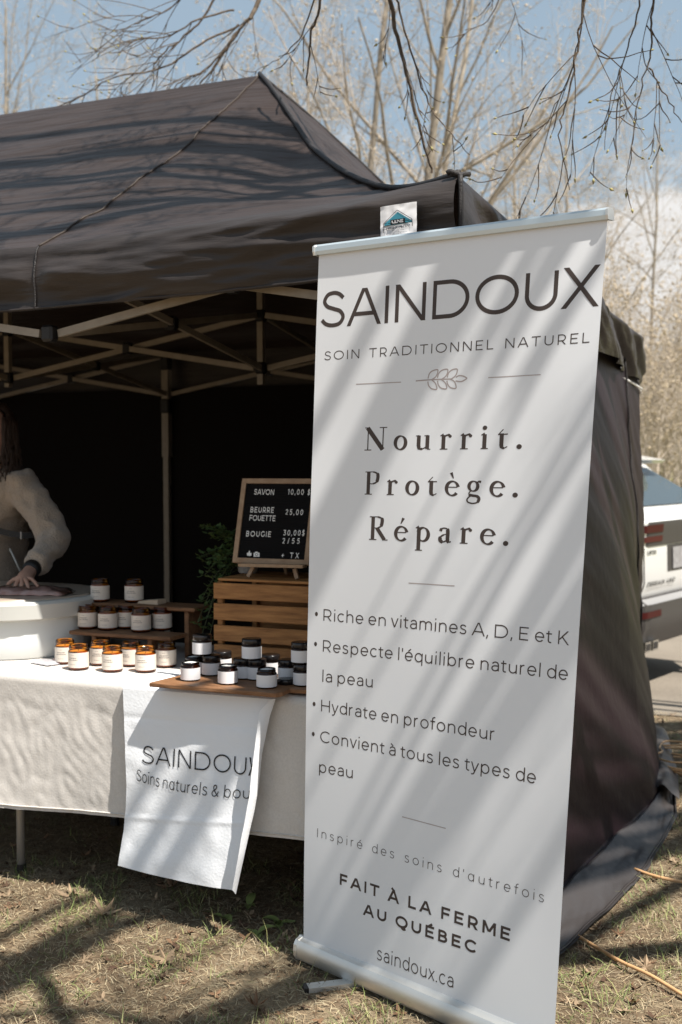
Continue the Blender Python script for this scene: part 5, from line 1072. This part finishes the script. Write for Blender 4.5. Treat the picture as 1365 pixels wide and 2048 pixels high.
    for pp, r in (([(560, -250, 6.4), (530, -40, 6.4), (500, 35, 6.4), (470, 70, 6.4), (440, 120, 6.4), (400, 168, 6.4)], .022), ([(500, -200, 6.5), (425, 0, 6.5), (390, 55, 6.5), (340, 95, 6.5), (310, 130, 6.5), (305, 175, 6.5)], .012), ([(480, 50, 6.4), (400, 90, 6.4), (330, 135, 6.4), (230, 155, 6.4), (170, 190, 6.6), (100, 222, 6.8)], .011), ([(470, 20, 6.5), (400, 40, 6.5), (330, 75, 6.5), (270, 80, 6.5), (225, 125, 6.5)], .010), ([(480, 60, 6.4), (450, 100, 6.4), (410, 140, 6.4), (370, 160, 6.4), (345, 180, 6.4)], .012), ([(410, -60, 6.5), (350, 10, 6.5), (290, 40, 6.5), (240, 60, 6.6)], .009)):
        shoot(pp, r, r*.3, 13, .5, .0048)
    shoot([(1230, -500, 3.9), (1185, -160, 3.9), (1168, 0, 3.9), (1155, 100, 3.9), (1135, 200, 3.9), (1120, 270, 3.9), (1140, 380, 3.9)], .009, .002, 9, .4)
    shoot([(1172, -60, 3.9), (1160, 60, 3.9), (1140, 150, 3.95), (1110, 210, 4.0), (1090, 260, 4.0)], .005, .0015, 6)
    shoot([(1330, -400, 4.1), (1310, -120, 4.1), (1306, 0, 4.1), (1303, 70, 4.1), (1298, 130, 4.1), (1278, 200, 4.1), (1265, 290, 4.1)], .009, .002, 8, .35)
    shoot([(1300, 135, 4.1), (1318, 170, 4.1), (1345, 215, 4.1), (1372, 255, 4.1)], .005, .002, 4, .3)
    shoot([(1290, -80, 4.1), (1275, 30, 4.1), (1250, 110, 4.1), (1225, 190, 4.1), (1210, 300, 4.1)], .006, .0015, 8, .35)
    shoot([(1010, -200, 5.2), (1000, -20, 5.2), (975, 40, 5.2), (930, 60, 5.2)], .006, .002, 6, .35)
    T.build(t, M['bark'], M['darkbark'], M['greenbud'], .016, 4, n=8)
overhanging_tree()

# ------------------------------------------------------------------ cords on the grass
def cords():
    def cord(name, label, pts, r):
        P = [Vector(p) for p in pts]; mb = MB(); o = []
        for i in range(len(P)-1):
            a, b, c, d = P[max(i-1, 0)], P[i], P[i+1], P[min(i+2, len(P)-1)]
            for k in range(8): q = k/8; o.append(.5*(2*b+(c-a)*q+(2*a-5*b+4*c-d)*q*q+(3*b-a-3*c+d)*q**3))
        o.append(P[-1]); mb.tube(o, r, 8); tag(mb.build(name, M['cord'], smooth=True), label, 'cord')
    g = lambda x, y, z=.014: on_z(x, y, z)
    cord('extension_cord', 'tan orange cord running from under the tent skirt to the lower right corner', [g(1150, 1868), g(1186, 1890), g(1240, 1922, .02), g(1300, 1950, .02), g(1370, 1992), g(1460, 2045)], .0055)
    cord('extension_cord', 'tan orange cord lying on the grass behind the skirt flap', [g(1270, 1738), g(1296, 1748, .018), g(1330, 1757, .02), g(1375, 1764), g(1450, 1765)], .006)
    rr = random.Random(2); C = on_z(1392, 1535, .02); pts = []
    for k in range(58):
        a = k*.55; r = .20+.05*math.sin(k*1.7)+rr.uniform(-.02, .02); pts.append((C[0]+r*math.cos(a)*1.1, C[1]+r*math.sin(a), .02+.0012*k+rr.uniform(0, .01)))
    cord('cord_coil', 'loose coil of orange cord heaped at the right edge by the lane', pts, .0045)
cords()

# ------------------------------------------------------------------ parked car
def build_car():
    HD = math.radians(52); P0 = on_Y(1359, 1097, 8.35)
    t = thing('parked_car', 'white sport utility car seen from behind, parked beyond the tent corner', 'car', (P0[0], P0[1], -.2), HD)   # local +y = forward, x = right
    zs = [.36, .50, .62, .74, .90, 1.10, 1.24, 1.30]
    def sec(x):                                            # closed side outline at lateral position x in -1..1
        r = .20*max(0, abs(x)-.72)/.28; i = lambda z: .0
        rear = [(.16+r, .30), (.02+r, .36), (-.03+r, .50), (-.03+r, .66), (.03+r, .70), (-.01+r, .80), (-.005+r, 1.04), (-.02+r, 1.22), (.02+r, 1.30), (.12+r, 1.32)]
        top = [(.58, 1.62), (1.0, 1.69), (2.2, 1.69), (2.9, 1.55), (3.45, 1.15), (4.2, 1.04), (4.52-r, .92), (4.62-r, .70), (4.6-r, .40), (4.45-r, .28)]
        return rear+top
    hw = lambda z: .93-.03*max(0, .6-z)-(0 if z < 1.3 else (z-1.3)*.62)
    xs = [-1, -.97, -.88, -.72, -.3, .3, .72, .88, .97, 1]
    mb = MB(); n = 20; vs = []
    for x in xs:
        for y, z in sec(x): vs.append((x*hw(z), y, z))
    fs = [(a*n+k, a*n+(k+1) % n, (a+1)*n+(k+1) % n, (a+1)*n+k) for a in range(len(xs)-1) for k in range(n)]
    fs += [tuple(range(n-1, -1, -1)), tuple((len(xs)-1)*n+k for k in range(n))]
    mb.add(vs, fs); mb.m = [1 if sum(vs[i][2] for i in f)/len(f) < .69 and len(f) == 4 else 0 for f in fs]; mb.build('body', [M['white_paint'], M['carblack']], t, auto=28)
    # one strip across the rear between two heights, standing l proud of the body
    prof = [(z, y) for y, z in sec(0)[1:10]]+[(1.62, .58)]
    def ry(z): return float(np.interp(z, [p[0] for p in prof], [p[1] for p in prof]))
    def strip(name, m, z0, z1, xa, xb, l, n=16, par=None):
        mb = MB()
        def fn(u, v): x = xa+(xb-xa)*u; z = z0+(z1-z0)*v; r = .20*max(0, abs(x/hw(z))-.72)/.28; return (x, ry(z)+r-l, z)
        mb.grid(fn, n, 6); return mb.build(name, m, par or t, smooth=True)
    strip('rear_bumper', M['carblack'], .37, .655, -.925, .925, .006)
    for sg in (-1, 1):
        mb = MB(); mb.prism([(.10, .37), (.62, .37), (.56, .655), (.08, .655)], lambda y, z: (sg*.90, y, z), lambda y, z: (sg*.938, y, z)); mb.build('bumper_corner', M['carblack'], t)
    strip('bumper_trim', M['tableleg'], .655, .69, -.915, .915, .008)
    lamp = strip('tail_light_bar', M['carblack'], 1.055, 1.225, -.915, .915, .006)
    for sg, nm in ((-1, 'tail_lamp'), (1, 'tail_lamp')): a = strip(nm, M['redlens'], 1.15, 1.205, sg*.90, sg*.36, .011, par=lamp); strip('turn_lamp', mat('dark_lamp_lens', (.075, .02, .016), .5, .08), 1.085, 1.125, sg*.90, sg*.36, .011, par=lamp)
    strip('plate_recess', M['carblack'], .86, 1.05, -.24, .24, .004); strip('number_plate', M['plate'], .875, 1.03, -.16, .16, .012)
    for sg in (-1, 1): strip('reflector', M['redlens'], .565, .61, sg*.72, sg*.42, .012)
    for sg in (-1, 1):
        mb = MB(); mb.tube([(sg*.66, ry(z)+.0-.007, z) for z in np.linspace(.70, 1.05, 14)], .004, 4); mb.build('tailgate_seam', M['carblack'], t)
        for dx in (.50, .63):
            mb = MB(); mb.prism([(-.05, .33), (.045, .33), (.052, .40), (-.043, .40)], lambda x, z: (sg*dx+x, -.035, z), lambda x, z: (sg*dx+x, .12, z)); ex = mb.build('exhaust_tip', M['chrome'], t)
            mb = MB(); mb.prism([(-.036, .342), (.033, .342), (.039, .388), (-.031, .388)], lambda x, z: (sg*dx+x, -.037, z), lambda x, z: (sg*dx+x, -.03, z)); mb.build('bore', M['blackpl'], ex)
    # rear window, side windows, spoiler
    mb = MB(); mb.grid(lambda u, v: ((-1+2*u)*(hw(1.33+.26*v)-.10), (.125+.42*v-.012), 1.335+.265*v-.006), 6, 4); mb.build('rear_window', M['carglass'], t, smooth=True)
    mb = MB(); mb.prism([(.36, 1.655), (.40, 1.63), (.62, 1.625), (.85, 1.70), (.65, 1.705)], lambda y, z: (-.62, y, z), lambda y, z: (.62, y, z)); mb.build('roof_spoiler', M['white_paint'], t)
    for sg in (-1, 1):
        mb = MB(); q = [(.62, 1.34), (3.05, 1.34), (2.75, 1.58), (2.2, 1.63), (.8, 1.62)]; mb.add([(sg*(hw(z)+.006), y, z) for y, z in q], [tuple(range(5))]); mb.build('side_window', M['carglass'], t)
    for y in (.95, 3.72):
        for sg in (-1, 1):
            mb = MB(); wx = lambda r, x: (sg*x, r)
            prof_ = [(.20, .70), (.33, .70), (.355, .73), (.355, .88), (.33, .925), (.22, .925)]; nn = 28
            vs = [(sg*x, y+r*math.cos(2*math.pi*k/nn), .355+r*math.sin(2*math.pi*k/nn)) for r, x in prof_ for k in range(nn)]
            mb.add(vs, [(i*nn+k, i*nn+(k+1) % nn, (i+1)*nn+(k+1) % nn, (i+1)*nn+k) for i in range(5) for k in range(nn)]); wh = mb.build('wheel', M['tyre'], t, smooth=True)
            mb = MB(); vs = [(sg*x, y+r*math.cos(2*math.pi*k/nn), .355+r*math.sin(2*math.pi*k/nn)) for r, x in ((.235, .90), (.05, .92), (.001, .92)) for k in range(nn)]
            mb.add(vs, [(i*nn+k, i*nn+(k+1) % nn, (i+1)*nn+(k+1) % nn, (i+1)*nn+k) for i in range(2) for k in range(nn)]); mb.build('rim', M['chrome'], wh)
    bl = lambda x, y, l: (x, ry(.775+y)-.006-l*.2, .775+y)
    text_mesh('TERRAIN 4WD', .22, bl, -.60, -.10, .034).build('badge', M['blackpl'], t)
    bl2 = lambda x, y, l: (x, ry(1.0+y)-.006-l*.2, 1.0+y)
    text_mesh('Lenox', .2, bl2, -.60, -.44, .036).build('badge', M['blackpl'], t)
build_car()
